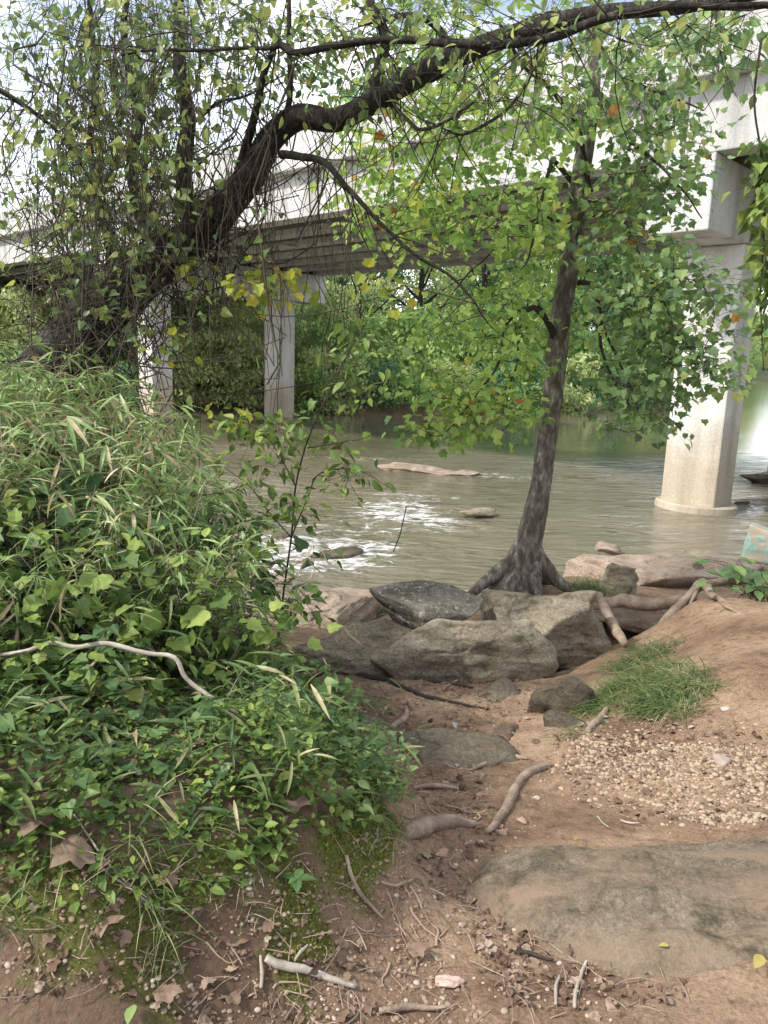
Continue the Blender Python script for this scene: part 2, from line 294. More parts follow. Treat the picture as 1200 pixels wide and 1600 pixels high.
# concrete with rain streaks and form lines
def concrete(name, a, b, stain, sc=1., tide=False):
    m, t, bs = nodes(name); tcn = N(t, 'ShaderNodeTexCoord'); mp_ = N(t, 'ShaderNodeMapping'); mp_.inputs['Scale'].default_value = (2.2, 2.2, .18); t.links.new(tcn.outputs['Object'], mp_.inputs[0])
    n1 = N(t, 'ShaderNodeTexNoise', Scale=1.1*sc, Detail=7.); n2 = N(t, 'ShaderNodeTexNoise', Scale=.9*sc, Detail=9., Roughness=.65); n3 = N(t, 'ShaderNodeTexNoise', Scale=26., Detail=5.)
    t.links.new(mp_.outputs[0], n1.inputs['Vector']); t.links.new(tcn.outputs['Object'], n2.inputs['Vector']); t.links.new(tcn.outputs['Object'], n3.inputs['Vector'])
    r = ramp(t, [(.3, a), (.7, b)]); t.links.new(n2.outputs[0], r.inputs[0]); r2 = ramp(t, [(.28, stain), (.55, (1, 1, 1))]); t.links.new(n1.outputs[0], r2.inputs[0])
    mu = N(t, 'ShaderNodeMix', data_type='RGBA', blend_type='MULTIPLY'); mu.inputs['Factor'].default_value = 1; t.links.new(r.outputs[0], mu.inputs['A']); t.links.new(r2.outputs[0], mu.inputs['B'])
    r3 = ramp(t, [(.3, (.85, .85, .85)), (.7, (1.08, 1.08, 1.08))]); t.links.new(n3.outputs[0], r3.inputs[0]); mu2 = N(t, 'ShaderNodeMix', data_type='RGBA', blend_type='MULTIPLY'); mu2.inputs['Factor'].default_value = 1
    t.links.new(mu.outputs['Result'], mu2.inputs['A']); t.links.new(r3.outputs[0], mu2.inputs['B']); t.links.new(mu2.outputs['Result'], bs.inputs['Base Color'])
    if tide:
        ge = N(t, 'ShaderNodeNewGeometry'); sx = N(t, 'ShaderNodeSeparateXYZ'); t.links.new(ge.outputs['Position'], sx.inputs[0]); ma = N(t, 'ShaderNodeMath', operation='MULTIPLY_ADD'); ma.inputs[1].default_value = 1.6; t.links.new(n2.outputs[0], ma.inputs[0]); t.links.new(sx.outputs['Z'], ma.inputs[2])
        mr = N(t, 'ShaderNodeMapRange'); mr.inputs['From Min'].default_value = .3; mr.inputs['From Max'].default_value = 1.6; t.links.new(ma.outputs[0], mr.inputs[0]); mi = N(t, 'ShaderNodeMix', data_type='RGBA', blend_type='MULTIPLY'); mi.inputs['Factor'].default_value = 1
        rt = ramp(t, [(0, (.74, .66, .54)), (1, (1, 1, 1))]); t.links.new(mr.outputs[0], rt.inputs[0]); t.links.new(mu2.outputs['Result'], mi.inputs['A']); t.links.new(rt.outputs[0], mi.inputs['B']); t.links.new(mi.outputs['Result'], bs.inputs['Base Color'])
    bs.inputs['Roughness'].default_value = .85; bs.inputs['Specular IOR Level'].default_value = .2
    bp = N(t, 'ShaderNodeBump', Strength=.25, Distance=.01); t.links.new(n3.outputs[0], bp.inputs['Height']); t.links.new(bp.outputs[0], bs.inputs['Normal'])
    return m
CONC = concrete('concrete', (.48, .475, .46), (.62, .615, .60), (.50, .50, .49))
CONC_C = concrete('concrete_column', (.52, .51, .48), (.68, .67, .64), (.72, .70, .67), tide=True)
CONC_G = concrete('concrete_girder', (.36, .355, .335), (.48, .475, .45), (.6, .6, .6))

# ------------------------------------------------------------------ terrain
WATER = -1.45
CP = [(600,1600,0),(300,1600,.03),(0,1600,.08),(900,1600,-.03),(1200,1600,0),
 (300,1480,.10),(0,1480,.17),(150,1380,.30),(300,1350,.30),(450,1330,.24),(0,1340,.36),(560,1280,.12),(300,1250,.38),(100,1220,.42),(480,1250,.25),
 (600,1460,-.01),(520,1420,.06),(640,1330,-.09),(620,1260,-.05),(700,1500,-.05),(700,1350,-.13),(720,1260,-.22),(660,1200,-.30),(600,1120,-.52),(540,1085,-.60),(560,1190,-.12),
 (480,1130,-.35),(800,1120,-.50),(1000,1400,-.05),(1200,1330,0),(850,1330,-.12),(1000,1250,-.20),(880,1200,-.30),(1100,1180,-.17),(1200,1150,-.10),(1150,1050,-.10),
 (1140,975,-.22),(1200,940,-.2),(1090,940,-.30),(1020,1000,-.60),(1010,1120,-.30),(940,1090,-.42),(880,1060,-.60),(940,1010,-.72),(760,1065,-.66),(620,1060,-.68),(500,1050,-.72),
 (820,915,-.85),(930,925,-.95),(1150,890,-1.15),(1200,880,-1.15),(980,880,-1.2)]
cpw = [PZ(a, b, c) for a, b, c in CP]
cpw += [np.array(q, float) for q in [(1.5,6.0,-.95),(1.7,6.5,-1.05),(2.5,6.7,-1.0),(3.3,7.0,-.95),(2.1,7.4,-1.15),(3.3,7.9,-1.15),(1.1,6.3,-1.0),(-2.2,2.4,.42),(-3.5,2.4,.5),(-2.5,4,.40),(-4,4,.5),(-1.2,3.8,.1),(-1.0,4.8,-.35),(-2,5.2,.2),(-3.5,5.8,.35),(-5.5,5.5,.5),(-1.3,6.3,-.8),(-2.6,6.8,-.6),(-4.5,7.2,-.5),
  (-.6,7.3,-1.2),(-6,3,.6),(-6,0,.6),(-2,0,.2),(0,-1,.05),(0,.5,0),(2.5,0,.05),(5,0,.1),(5,2.5,.1),(6,5,0),(7,8,-.5),(3.8,4.2,-.05),(-1,8.4,-1.45),(-4,8.5,-1.4),(0.2,8.3,-1.35),(2,9.6,-1.3),(4,10.2,-1.3),(6,10.4,-1.3),(8,10.4,-1.2)]]
cpw = np.array(cpw)
def _tps(r2): return .5*r2*np.log(r2+1e-9)
_n = len(cpw); _d2 = ((cpw[:, None, :2]-cpw[None, :, :2])**2).sum(-1)
_A = np.zeros((_n+3, _n+3)); _A[:_n, :_n] = _tps(_d2)+np.eye(_n)*.004; _A[:_n, _n] = 1; _A[:_n, _n+1:] = cpw[:, :2]; _A[_n:, :_n] = _A[:_n, _n:].T
_w = np.linalg.solve(_A, np.concatenate([cpw[:, 2], [0, 0, 0]]))
def tps(x, y):
    x = np.clip(x, -6, 8); y = np.clip(y, -1, 10.4); out = np.zeros(len(x))
    for i in range(0, len(x), 40000):
        a = x[i:i+40000]; b = y[i:i+40000]; d2 = (a[:, None]-cpw[None, :, 0])**2+(b[:, None]-cpw[None, :, 1])**2
        out[i:i+40000] = _tps(d2)@_w[:_n]+_w[_n]+_w[_n+1]*a+_w[_n+2]*b
    return out
def shore_near(x): return np.interp(x, [-300, -60, -10, -3, 0, 2, 4, 6, 20, 60, 400], [-60, -8, 6.6, 8.0, 8.6, 9.9, 10.4, 10.5, 9.5, 16, 60])
def shore_far(x): return np.interp(x, [-400, -60, -25, -3.4, 6, 17, 40, 145, 400], [0, 28, 35, 38.9, 43, 52, 95, 306, 700])
def hgt(x, y, fine=True):
    x = np.atleast_1d(np.asarray(x, float)); y = np.atleast_1d(np.asarray(y, float)); z = np.clip(tps(x, y), -1.7, .9)
    z = z+.25*np.clip(np.abs(x-1)-7, 0, 12)*(.4)*sm(8, 0, y-shore_near(x)+8)
    P3 = np.stack([x, y, x*0], 1)
    if fine:
        amp = sm(9.5, 7.5, np.abs(y))*sm(7, 5, np.abs(x))
        z = z+(fbm(P3, 1.6, 3, 3)*.05+fbm(P3, 6, 5, 9)*.032+np.abs(fbm(P3, 24, 3, 5))*.010)*amp
    s = y-shore_near(x); z = z+(-2.3-z)*sm(0, 1.6, s)
    f = y-shore_far(x); zf = -2.3+sm(-1.5, .5, f)*1.0+sm(0, 3, f)*1.2+np.clip(f, 0, 60)*.12+fbm(P3, .15, 3, 2)*.4*sm(0, 6, f)
    return np.where(f > -1.5, np.maximum(z, zf), z)
def G(px, py):                        # where a view direction meets the near ground
    d = ray(px, py); t = np.linspace(.8, 14, 700); p = CAM+d*t[:, None]; h = hgt(p[:, 0], p[:, 1])
    i = np.argmax(p[:, 2] < h); i = i if i > 0 else 350
    return np.array([p[i, 0], p[i, 1], h[i]])
def axis(lo, hi, st, far, k=1.22):
    a = list(np.arange(lo, hi, st)); s = st; v = lo; pre = []
    while v > -far: s *= k; v -= s; pre.append(v)
    s = st; v = a[-1]; post = []
    while v < far: s = min(s*k, 60); v += s; post.append(v)
    return np.array(pre[::-1]+a+post)
gx = axis(-3.6, 4.4, .03, 900); gy = axis(.9, 8.2, .03, 900)
X, Y = np.meshgrid(gx, gy, indexing='ij'); xf = X.ravel(); yf = Y.ravel(); zf = hgt(xf, yf)
ni, nj = X.shape; I = np.arange(ni-1)[:, None]*nj+np.arange(nj-1)[None, :]
quads = np.stack([I, I+nj, I+nj+1, I+1], -1).reshape(-1, 4)
P3 = np.stack([xf, yf, xf*0], 1)
# moss cushions growing on the lip of the low bank
lip = np.array([PZ(a, b, c)[:2] for a, b, c in [(-200,1390,.33),(0,1400,.3),(150,1390,.3),(300,1370,.28),(420,1340,.26),(520,1300,.2),(600,1250,.05)]])
def dlip(x, y):
    d = np.full(len(x), 9.)
    for a, b in zip(lip[:-1], lip[1:]):
        ab = b-a; t = np.clip(((x-a[0])*ab[0]+(y-a[1])*ab[1])/(ab@ab), 0, 1); d = np.minimum(d, np.hypot(x-a[0]-t*ab[0], y-a[1]-t*ab[1]))
    return d
moss = sm(.16, .02, dlip(xf, yf)+fbm(P3, 6, 4, 31)*.30)*.8
green = np.clip(sm(0, 2, yf-shore_far(xf))+sm(7, 12, np.abs(xf))+sm(0, -6, yf), 0, 1)*.9
wet = sm(-1.15, -1.42, zf)
humus = np.clip(sm(.15, -.35, xf+fbm(P3, 2.5, 4, 61)*.5)*sm(6, 4, yf)+.45*sm(.0, .5, fbm(P3, 1.3, 4, 62)), 0, 1)*.75
def groundmat():
    m, t, bs = nodes('red_clay_soil'); tcn = N(t, 'ShaderNodeTexCoord'); V = tcn.outputs['Object']
    n1 = N(t, 'ShaderNodeTexNoise', Scale=1.4, Detail=9., Roughness=.62); n2 = N(t, 'ShaderNodeTexNoise', Scale=17., Detail=9., Roughness=.7); n3 = N(t, 'ShaderNodeTexNoise', Scale=90., Detail=5., Roughness=.7); vo = N(t, 'ShaderNodeTexVoronoi', Scale=55.)
    for n in (n1, n2, n3, vo): t.links.new(V, n.inputs['Vector'])
    r = ramp(t, [(.30, (.15, .095, .063)), (.43, (.255, .168, .112)), (.55, (.37, .255, .172)), (.68, (.47, .345, .24))]); t.links.new(n1.outputs[0], r.inputs[0])
    r2 = ramp(t, [(.30, (.45, .42, .40)), (.48, (.92, .92, .92)), (.75, (1.2, 1.18, 1.16))]); t.links.new(n2.outputs[0], r2.inputs[0])
    mu = N(t, 'ShaderNodeMix', data_type='RGBA', blend_type='MULTIPLY'); mu.inputs['Factor'].default_value = 1; t.links.new(r.outputs[0], mu.inputs['A']); t.links.new(r2.outputs[0], mu.inputs['B'])
    r4 = ramp(t, [(.35, (.7, .68, .66)), (.6, (1.1, 1.1, 1.1))]); t.links.new(n3.outputs[0], r4.inputs[0])
    mu2 = N(t, 'ShaderNodeMix', data_type='RGBA', blend_type='MULTIPLY'); mu2.inputs['Factor'].default_value = 1; t.links.new(mu.outputs['Result'], mu2.inputs['A']); t.links.new(r4.outputs[0], mu2.inputs['B'])
    col = mu2.outputs['Result']
    for att, c, lo, hi in (('humus', (.115, .078, .055), .1, 1.1), ('moss', (.13, .16, .025), .25, .75), ('green', (.06, .09, .03), .1, .9), ('wet', (.10, .075, .05), 0, 1)):
        a = N(t, 'ShaderNodeAttribute', attribute_name=att); mm = N(t, 'ShaderNodeMapRange'); mm.inputs['From Min'].default_value = lo; mm.inputs['From Max'].default_value = hi
        ad = N(t, 'ShaderNodeMath', operation='MULTIPLY_ADD'); sb = N(t, 'ShaderNodeMath', operation='SUBTRACT'); sb.inputs[1].default_value = .5; t.links.new(n2.outputs[0], sb.inputs[0]); t.links.new(sb.outputs[0], ad.inputs[0]); ad.inputs[1].default_value = 1.4 if att == 'moss' else .4
        t.links.new(a.outputs['Fac'], ad.inputs[2]); t.links.new(ad.outputs[0], mm.inputs[0])
        mi = N(t, 'ShaderNodeMix', data_type='RGBA'); t.links.new(mm.outputs[0], mi.inputs['Factor']); t.links.new(col, mi.inputs['A']); mi.inputs['B'].default_value = (*c, 1); col = mi.outputs['Result']
        if att == 'moss':
            cc = ramp(t, [(.3, (.05, .06, .015)), (.7, (.16, .17, .045))]); t.links.new(n3.outputs[0], cc.inputs[0]); t.links.new(cc.outputs[0], mi.inputs['B'])
    t.links.new(col, bs.inputs['Base Color']); bs.inputs['Roughness'].default_value = .93; bs.inputs['Specular IOR Level'].default_value = .15
    ad = N(t, 'ShaderNodeMath', operation='MULTIPLY_ADD'); ad.inputs[1].default_value = .35; t.links.new(n3.outputs[0], ad.inputs[0]); t.links.new(n2.outputs[0], ad.inputs[2])
    ad2 = N(t, 'ShaderNodeMath', operation='MULTIPLY_ADD'); ad2.inputs[1].default_value = -.15; t.links.new(vo.outputs['Distance'], ad2.inputs[0]); t.links.new(ad.outputs[0], ad2.inputs[2])
    bp = N(t, 'ShaderNodeBump', Strength=.9, Distance=.035); t.links.new(ad2.outputs[0], bp.inputs['Height']); t.links.new(bp.outputs[0], bs.inputs['Normal'])
    return m
zf = zf+moss*.0*(vnoise(P3*38, 4)+.6)*(moss > .3)
g = MB().add(np.stack([xf, yf, zf], 1), None, quads).build('ground', groundmat(), attr=dict(humus=humus, moss=moss, green=green, wet=wet))
tag(g, 'reddish clay ground sloping to the river', kind='structure')

# ------------------------------------------------------------------ river
def rapid_field(x, y):
    pts = [(470,862,1.0,.9,1.0),(520,850,.9,.5,.9),(380,880,1.6,.7,1.0),(430,820,1.2,.5,.55),(330,850,1.6,.8,.9),(610,800,1.0,.9,.75),(660,815,1.1,.5,.85),(640,785,.8,1.2,.7),(690,830,.9,.4,.35),
           (560,718,2.0,.4,.7),(610,716,1.4,.3,.5),(760,742,1.3,.8,.6),(830,748,1.2,.5,.4),(420,700,2.5,1.0,.5),(350,760,2.0,.9,.5),(560,830,.9,.4,.35),(1110,812,.9,.3,.25),(1165,790,.6,.8,.35),(700,775,1.4,.4,.45),(300,960,1.2,.6,.8),(240,900,1.2,1.2,.8)]
    f = np.zeros(len(x))
    for a, b, rx, ry, s in pts:
        c = PZ(a, b, WATER); f += s*np.exp(-((x-c[0])/(rx*1.25))**2-((y-c[1])/(ry*.95))**2)
    return f
wx = axis(-8, 9, .09, 1200); wy = axis(8.2, 30, .09, 1200)
X, Y = np.meshgrid(wx, wy, indexing='ij'); xw = X.ravel(); yw = Y.ravel(); ni, nj = X.shape; I = np.arange(ni-1)[:, None]*nj+np.arange(nj-1)[None, :]
quads = np.stack([I, I+nj, I+nj+1, I+1], -1).reshape(-1, 4); P3 = np.stack([xw*1.0, yw*1.4, xw*0], 1)
foam = np.minimum(rapid_field(xw, yw), .95); inr = sm(32, 26, yw)*sm(11, 7, np.abs(xw))
zw = WATER+(fbm(P3, 1.2, 4, 40)*.035*(.35+2.0*np.clip(foam, 0, 1)) + np.abs(fbm(P3, 3.2, 3, 44))*.10*np.clip(foam, 0, 1))*inr
tong = PZ(880, 757, WATER); zw += .05*np.exp(-((xw-tong[0])/3.2)**2-((yw-tong[1]-.12*(xw-tong[0]))/1.0)**2)
def watermat():
    m, t, bs = nodes('river_water'); tcn = N(t, 'ShaderNodeTexCoord'); V = tcn.outputs['Object']
    mp_ = N(t, 'ShaderNodeMapping'); mp_.inputs['Scale'].default_value = (.55, 1.5, 1); mp_.inputs['Rotation'].default_value = (0, 0, -.35); t.links.new(V, mp_.inputs[0])
    n1 = N(t, 'ShaderNodeTexNoise', Scale=1.9, Detail=6., Roughness=.5, Distortion=1.1); n2 = N(t, 'ShaderNodeTexNoise', Scale=.35, Detail=3.); n3 = N(t, 'ShaderNodeTexNoise', Scale=5., Detail=10., Roughness=.72, Distortion=.5); n4 = N(t, 'ShaderNodeTexNoise', Scale=.22, Detail=5.)
    t.links.new(mp_.outputs[0], n1.inputs['Vector']); t.links.new(mp_.outputs[0], n2.inputs['Vector']); t.links.new(mp_.outputs[0], n3.inputs['Vector']); t.links.new(V, n4.inputs['Vector'])
    r = ramp(t, [(.35, (.13, .12, .075)), (.65, (.20, .175, .125))]); t.links.new(n4.outputs[0], r.inputs[0]); t.links.new(r.outputs[0], bs.inputs['Base Color'])
    bs.inputs['Roughness'].default_value = .06; bs.inputs['IOR'].default_value = 1.62
    a = N(t, 'ShaderNodeAttribute', attribute_name='foam'); rp = N(t, 'ShaderNodeAttribute', attribute_name='calm')
    ad = N(t, 'ShaderNodeMath', operation='MULTIPLY_ADD'); ad.inputs[1].default_value = .6; t.links.new(n2.outputs[0], ad.inputs[0]); t.links.new(n1.outputs[0], ad.inputs[2])
    bp = N(t, 'ShaderNodeBump', Distance=.34); t.links.new(ad.outputs[0], bp.inputs['Height']); t.links.new(rp.outputs['Fac'], bp.inputs['Strength']); t.links.new(bp.outputs[0], bs.inputs['Normal'])
    s1 = N(t, 'ShaderNodeMath', operation='MULTIPLY_ADD'); s1.inputs[1].default_value = 7.5; s1.inputs[2].default_value = -5.15; t.links.new(n3.outputs[0], s1.inputs[0])
    s2 = N(t, 'ShaderNodeMath', operation='MULTIPLY_ADD'); s2.inputs[1].default_value = 1.72; s2.use_clamp = True; t.links.new(a.outputs['Fac'], s2.inputs[0]); t.links.new(s1.outputs[0], s2.inputs[2])
    df = N(t, 'ShaderNodeBsdfDiffuse'); df.inputs[0].default_value = (.66, .68, .68, 1); ms = N(t, 'ShaderNodeMixShader'); t.links.new(s2.outputs[0], ms.inputs[0]); t.links.new(bs.outputs[0], ms.inputs[1]); t.links.new(df.outputs[0], ms.inputs[2])
    t.links.new(ms.outputs[0], t.nodes['Material Output'].inputs[0]); return m
calm = np.clip(.60-.57*sm(19, 28, yw)+.4*np.clip(foam, 0, 1), .03, 1)
wo = MB().add(np.stack([xw, yw, zw], 1), None, quads).build('river', watermat(), attr=dict(foam=foam, calm=calm))
tag(wo, 'brown green river with white riffles', kind='structure')

# ------------------------------------------------------------------ bridge
AZ = 2.366; D = np.array([math.cos(AZ), math.sin(AZ), 0]); E_ = np.array([D[1], -D[0], 0]); ZU = np.array([0, 0, 1.])
B0 = np.array([6.79, 15.51, 0]); OV = 1.81; SPAN = 22.87; ZCB = 3.89; ZCT = 5.18; CL = 10.97; CWD = 1.2
def BW(s, t, z): return B0+D*s+E_*t+ZU*z
bridge = empty('road_bridge', BW(-12, 4, WATER), 'long white concrete girder road bridge on square columns crossing the river', 'bridge')
def bbox(name, s0, s1, t0, t1, z0, z1, m, parent, bev=.02):
    mb = MB(); box(mb, BW((s0+s1)/2, (t0+t1)/2, (z0+z1)/2), D*(s1-s0)/2, E_*(t1-t0)/2, ZU*(z1-z0)/2)
    o = mb.build(name, m, None, smooth=False); o.parent = parent; o.matrix_parent_inverse = parent_inv(parent)
    if bev: b = o.modifiers.new('b', 'BEVEL'); b.width = bev; b.segments = 2
    return o
def parent_inv(p):
    v = Vector((0, 0, 0)); q = p
    while q is not None: v += q.location; q = q.parent
    return Matrix.Translation(-v)
S0, S1 = -SPAN*2, SPAN*3
T0 = -OV-.30; T1 = -OV+CL+.30
HG = 1.25
# deck slab, parapets, girders per span
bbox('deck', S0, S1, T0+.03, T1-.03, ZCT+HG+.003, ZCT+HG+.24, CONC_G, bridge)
for nm, ta, tb in (('parapet', T0-.02, T0+.30), ('parapet', T1-.30, T1+.02)):
    prof = [(ta, ZCT+HG-.02), (ta, ZCT+HG+.95), (tb, ZCT+HG+.95), (tb, ZCT+HG+.243), (tb-.02, ZCT+HG+.243)] if nm else None
    for k in range(5):
        a, b = S0+k*SPAN, S0+(k+1)*SPAN
        bbox(nm, a+.015, b-.015, ta, tb, ZCT+HG-.10, ZCT+HG+.93, CONC, bridge, .03)
def girder(s0, s1, tc_, m):
    # bulb-tee outline: bottom flange, web, top flange
    pr = [(-.30, 0), (.30, 0), (.30, .16), (.10, .36), (.10, HG-.22), (.42, HG-.10), (.42, HG), (-.42, HG), (-.42, HG-.10), (-.10, HG-.22), (-.10, .36), (-.30, .16)]
    mb = MB(); n = len(pr); V = [BW(s, tc_+t, ZCT+z) for s in (s0, s1) for t, z in pr]; mb.add(V, None, [(i, (i+1) % n, n+(i+1) % n, n+i) for i in range(n)])
    c0 = BW(s0, tc_, ZCT+.6); c1 = BW(s1, tc_, ZCT+.6); mb.add([*V[:n], c0], [(( i+1) % n, i, n) for i in range(n)]); mb.add([*V[n:], c1], [(i, (i+1) % n, n) for i in range(n)])
    o = mb.build('girder', m, None, smooth=False); o.parent = bridge; o.matrix_parent_inverse = parent_inv(bridge)
for k in range(5):
    a, b = S0+k*SPAN+CWD/2, S0+(k+1)*SPAN+CWD/2
    # flat-faced edge girder as seen in the photograph
    bbox('edge_girder', a+.02, b-.02, -OV+.02, -OV+.60, ZCT, ZCT+HG, CONC, bridge, .02)
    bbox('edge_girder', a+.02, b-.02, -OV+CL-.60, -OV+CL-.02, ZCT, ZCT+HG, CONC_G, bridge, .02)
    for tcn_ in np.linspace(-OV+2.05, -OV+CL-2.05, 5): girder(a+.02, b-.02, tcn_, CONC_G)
for k, sb in enumerate((-SPAN, 0, SPAN, 2*SPAN)):
    pier = empty('pier', (0, 0, 0)); pier.parent = bridge; base = BW(sb, 0, WATER); pier.location = Vector(base)-bridge.location
    gz = WATER-1.6
    if k == 0: gz = -.6
    if k == 3: gz = -1.2
    bbox('pier_cap', sb, sb+CWD, -OV, -OV+CL, ZCB, ZCT-.004, CONC if k == 1 else CONC_C, pier, .03)
    for t in (0, 6.41):
        bbox('column', sb+.02, sb+CWD-.02, t, t+.92, gz, ZCB-.004, CONC_C, pier, .04)
        if k in (1,):
            mb = MB(); c = BW(sb+CWD/2, t+.46, WATER); a = np.linspace(0, 2*math.pi, 49)[:-1]
            rs = [(.0, .15), (.80, .15), (.84, .12), (.85, .0), (.85, -1.2)]
            V = [c+D*math.cos(q)*r*1.0+E_*math.sin(q)*r*.86+ZU*z for r, z in rs[1:] for q in a]; V.append(c+ZU*.15)
            n = 48; Q = [(i*n+j, i*n+(j+1) % n, (i+1)*n+(j+1) % n, (i+1)*n+j) for i in range(3) for j in range(n)]; Tt = [(j, 4*n, (j+1) % n) for j in range(n)]
            mb.add(V, Tt, Q); o = mb.build('footing', CONC_C, None, smooth=False); o.parent = pier; o.matrix_parent_inverse = parent_inv(pier)
# drip stains / joints are in the concrete material

# ------------------------------------------------------------------ rocks
def ico(sub):
    import bmesh
    bm = bmesh.new(); bmesh.ops.create_icosphere(bm, subdivisions=sub, radius=1); v = np.array([x.co[:] for x in bm.verts]); v /= np.linalg.norm(v, axis=1)[:, None]
    f = np.array([[q.index for q in x.verts] for x in bm.faces]); bm.free(); return v, f
ICO = {k: ico(k) for k in (1, 2, 4, 5, 6)}
def rotm(rx, ry, rz): return np.array(Matrix.Rotation(rz, 3, 'Z')@Matrix.Rotation(ry, 3, 'Y')@Matrix.Rotation(rx, 3, 'X'))
def rockshape(sub, dims, seed, cuts=10, sharp=14., rough=.05, flat=.75, crack=.022, strata=.035):
    r = np.random.default_rng(seed); v, f = ICO[sub]
    n = r.normal(size=(cuts, 3)); n /= np.linalg.norm(n, axis=1)[:, None]; d = r.uniform(.58, .98, cuts); sharp = sharp*2.4
    n = np.vstack([n, [(0, 0, 1), (0, 0, -1)]]); d = np.append(d, [flat, .8])
    k = np.clip(v@n.T, 1e-3, None)/d[None]; rad = 1/((k**sharp).sum(1)+.7**sharp)**(1/sharp)
    p = v*rad[:, None]; p = p*np.asarray(dims)/2
    sc = 1/min(max(dims), 1.2)
    ns = 26; sd = p[r.integers(0, len(p), ns)]; of = r.uniform(-1, 1, ns)*crack*min(dims); gr_ = r.normal(size=(ns, 3))*.16*(crack/.03)
    wgt = ((p[:, None]-sd[None])**2).sum(-1)+((fbm(p, 3*sc, 3, seed+9)*.06*min(dims))[:, None]); ii = np.argsort(wgt, 1)[:, :2]
    d1 = np.sqrt(np.maximum(np.take_along_axis(wgt, ii[:, :1], 1)[:, 0], 0)); d2 = np.sqrt(np.maximum(np.take_along_axis(wgt, ii[:, 1:2], 1)[:, 0], 0))
    val = lambda j: of[j]+((p-sd[j])*gr_[j]).sum(1); bl = sm(0, .05*max(dims), d2-d1)*.5+.5
    p = p+v*((val(ii[:, 0])*bl+val(ii[:, 1])*(1-bl))-.012*min(dims)*np.exp(-((d2-d1)/(.02*max(dims)))**2))[:, None]
    nz = fbm(p, 2.2*sc, 5, seed, .55)*rough*1.0+np.abs(fbm(p*np.array([1, 1, 2.5]), 5*sc, 4, seed+5))*-rough*.6
    lay = min(dims)*.16; q_ = (p[:, 2]+.25*p[:, 0]*r.uniform(-.6, .6)+fbm(p, 1.5*sc, 2, seed+20)*lay*1.2)/lay; fl = np.floor(q_); fr = q_-fl
    off = (_h(fl.astype(int), 0*fl.astype(int)+seed, 0*fl.astype(int), 2)-.5)*(1-fr**6)+(_h(fl.astype(int)+1, 0*fl.astype(int)+seed, 0*fl.astype(int), 2)-.5)*fr**6
    p = p+v*np.array([1, 1, .1])*(off*strata*min(dims[0], dims[1])-.012*min(dims)*np.exp(-((fr-1)/.09)**2))[:, None]
    return p+v*(nz*min(dims[0], dims[1]))[:, None], f
def rock(name, label, loc, dims, rot=(0, 0, 0), seed=1, mat=None, sub=5, cuts=10, sharp=14., rough=.05, flat=.75, cat='rock', group=None, crack=.022):
    p, f = rockshape(sub, dims, seed, cuts, sharp, rough, flat, crack); p = p@rotm(*rot).T
    o = MB().add(p, f).build(name, mat or ROCK_M); o.location = tuple(map(float, loc)); return tag(o, label, cat, group)
def rp(px, py, z): return PZ(px, py, z)
BG = 'boulders between path and river'
rock('boulder', 'dark lichen spotted flat boulder lying tilted on top of the boulder heap', PZ(668, 945, -.36), (1.05, .55, .40), (.1, -.02, .06), 11, ROCK_L, 6, 9, 18, .045, .7, 'boulder', BG)
rock('boulder', 'broad grey boulder with moss film and pale flecks at path foot, below the lichen boulder', PZ(705, 1030, -.62), (1.18, .70, .62), (-.5, .1, .25), 23, ROCK_M, 6, 9, 16, .05, .8, 'boulder', BG)
rock('boulder', 'rounded pale topped boulder directly in front of the flared tree base', PZ(858, 1000, -.66), (1.0, .80, .86), (-.30, -.1, -.3), 35, ROCK_M, 6, 9, 12, .05, .85, 'boulder', BG)
rock('boulder', 'upright wedge of grey boulder between the lichen boulder and the tree base', PZ(795, 965, -.52), (.46, .4, .46), (-.2, .2, .5), 41, ROCK_M, 5, 7, 20, .04, .9, 'boulder', BG)
rock('boulder', 'low sloping grey boulder with dark lower face left of the heap', PZ(515, 1030, -.70), (1.05, .60, .50), (-.2, -.28, .3), 52, ROCK_M, 6, 8, 16, .05, .7, 'boulder', BG)
rock('shore_rock', 'pale flat tan rock shelf at the water edge left of the boulders', PZ(490, 950, -1.28), (1.9, 1.2, .40), (0, .02, .2), 61, ROCK_P, 6, 7, 16, .035, .6, 'rock')
rock('rock_ledge', 'long pale rock ledge with dark hollows along the water below the pier', PZ(1040, 900, -1.22), (2.9, 1.35, .66), (.03, .02, .05), 76, ROCK_P, 6, 16, 20, .03, .62, 'ledge')
rock('rock_ledge', 'lower tan rock shelf under the lying root beside the long ledge', PZ(1020, 965, -.98), (1.5, .8, .30), (.05, 0, -.1), 75, ROCK_R, 5, 9, 18, .05, .7, 'ledge')
rock('boulder', 'small dark boulder standing against the ledge beside the grass tuft', PZ(965, 905, -.93), (.42, .4, .46), (.2, .1, .8), 81, ROCK_M, 5, 8, 14, .05, .9, 'boulder', BG)
rock('loose_rock', 'pale block of rock resting on top of the long ledge at the waterline', PZ(952, 858, -1.12), (.42, .3, .18), (0, .1, .3), 82, ROCK_P, 4, 8, 18, .04, .8)
rock('graffiti_rock', None, (0, 0, -50), (.1, .1, .1), sub=1)
bpy.data.objects.remove(bpy.data.objects['graffiti_rock'])
rock('path_rock', 'dark brown angular rock standing on end beside the grass clump', PZ(876, 1100, -.47), (.36, .30, .40), (.1, .45, .5), 91, ROCK_D, 5, 7, 22, .04, .9)
rock('path_rock', 'small brown rock tucked under the angular dark rock', PZ(886, 1150, -.46), (.22, .2, .22), (0, .3, .2), 92, ROCK_D, 4, 7, 18, .05, .9)
rock('path_rock', 'squat brown rock beside the edge of the gravel patch', PZ(850, 1172, -.44), (.22, .16, .14), (0, .1, .9), 93, ROCK_R, 4, 8, 18, .05)
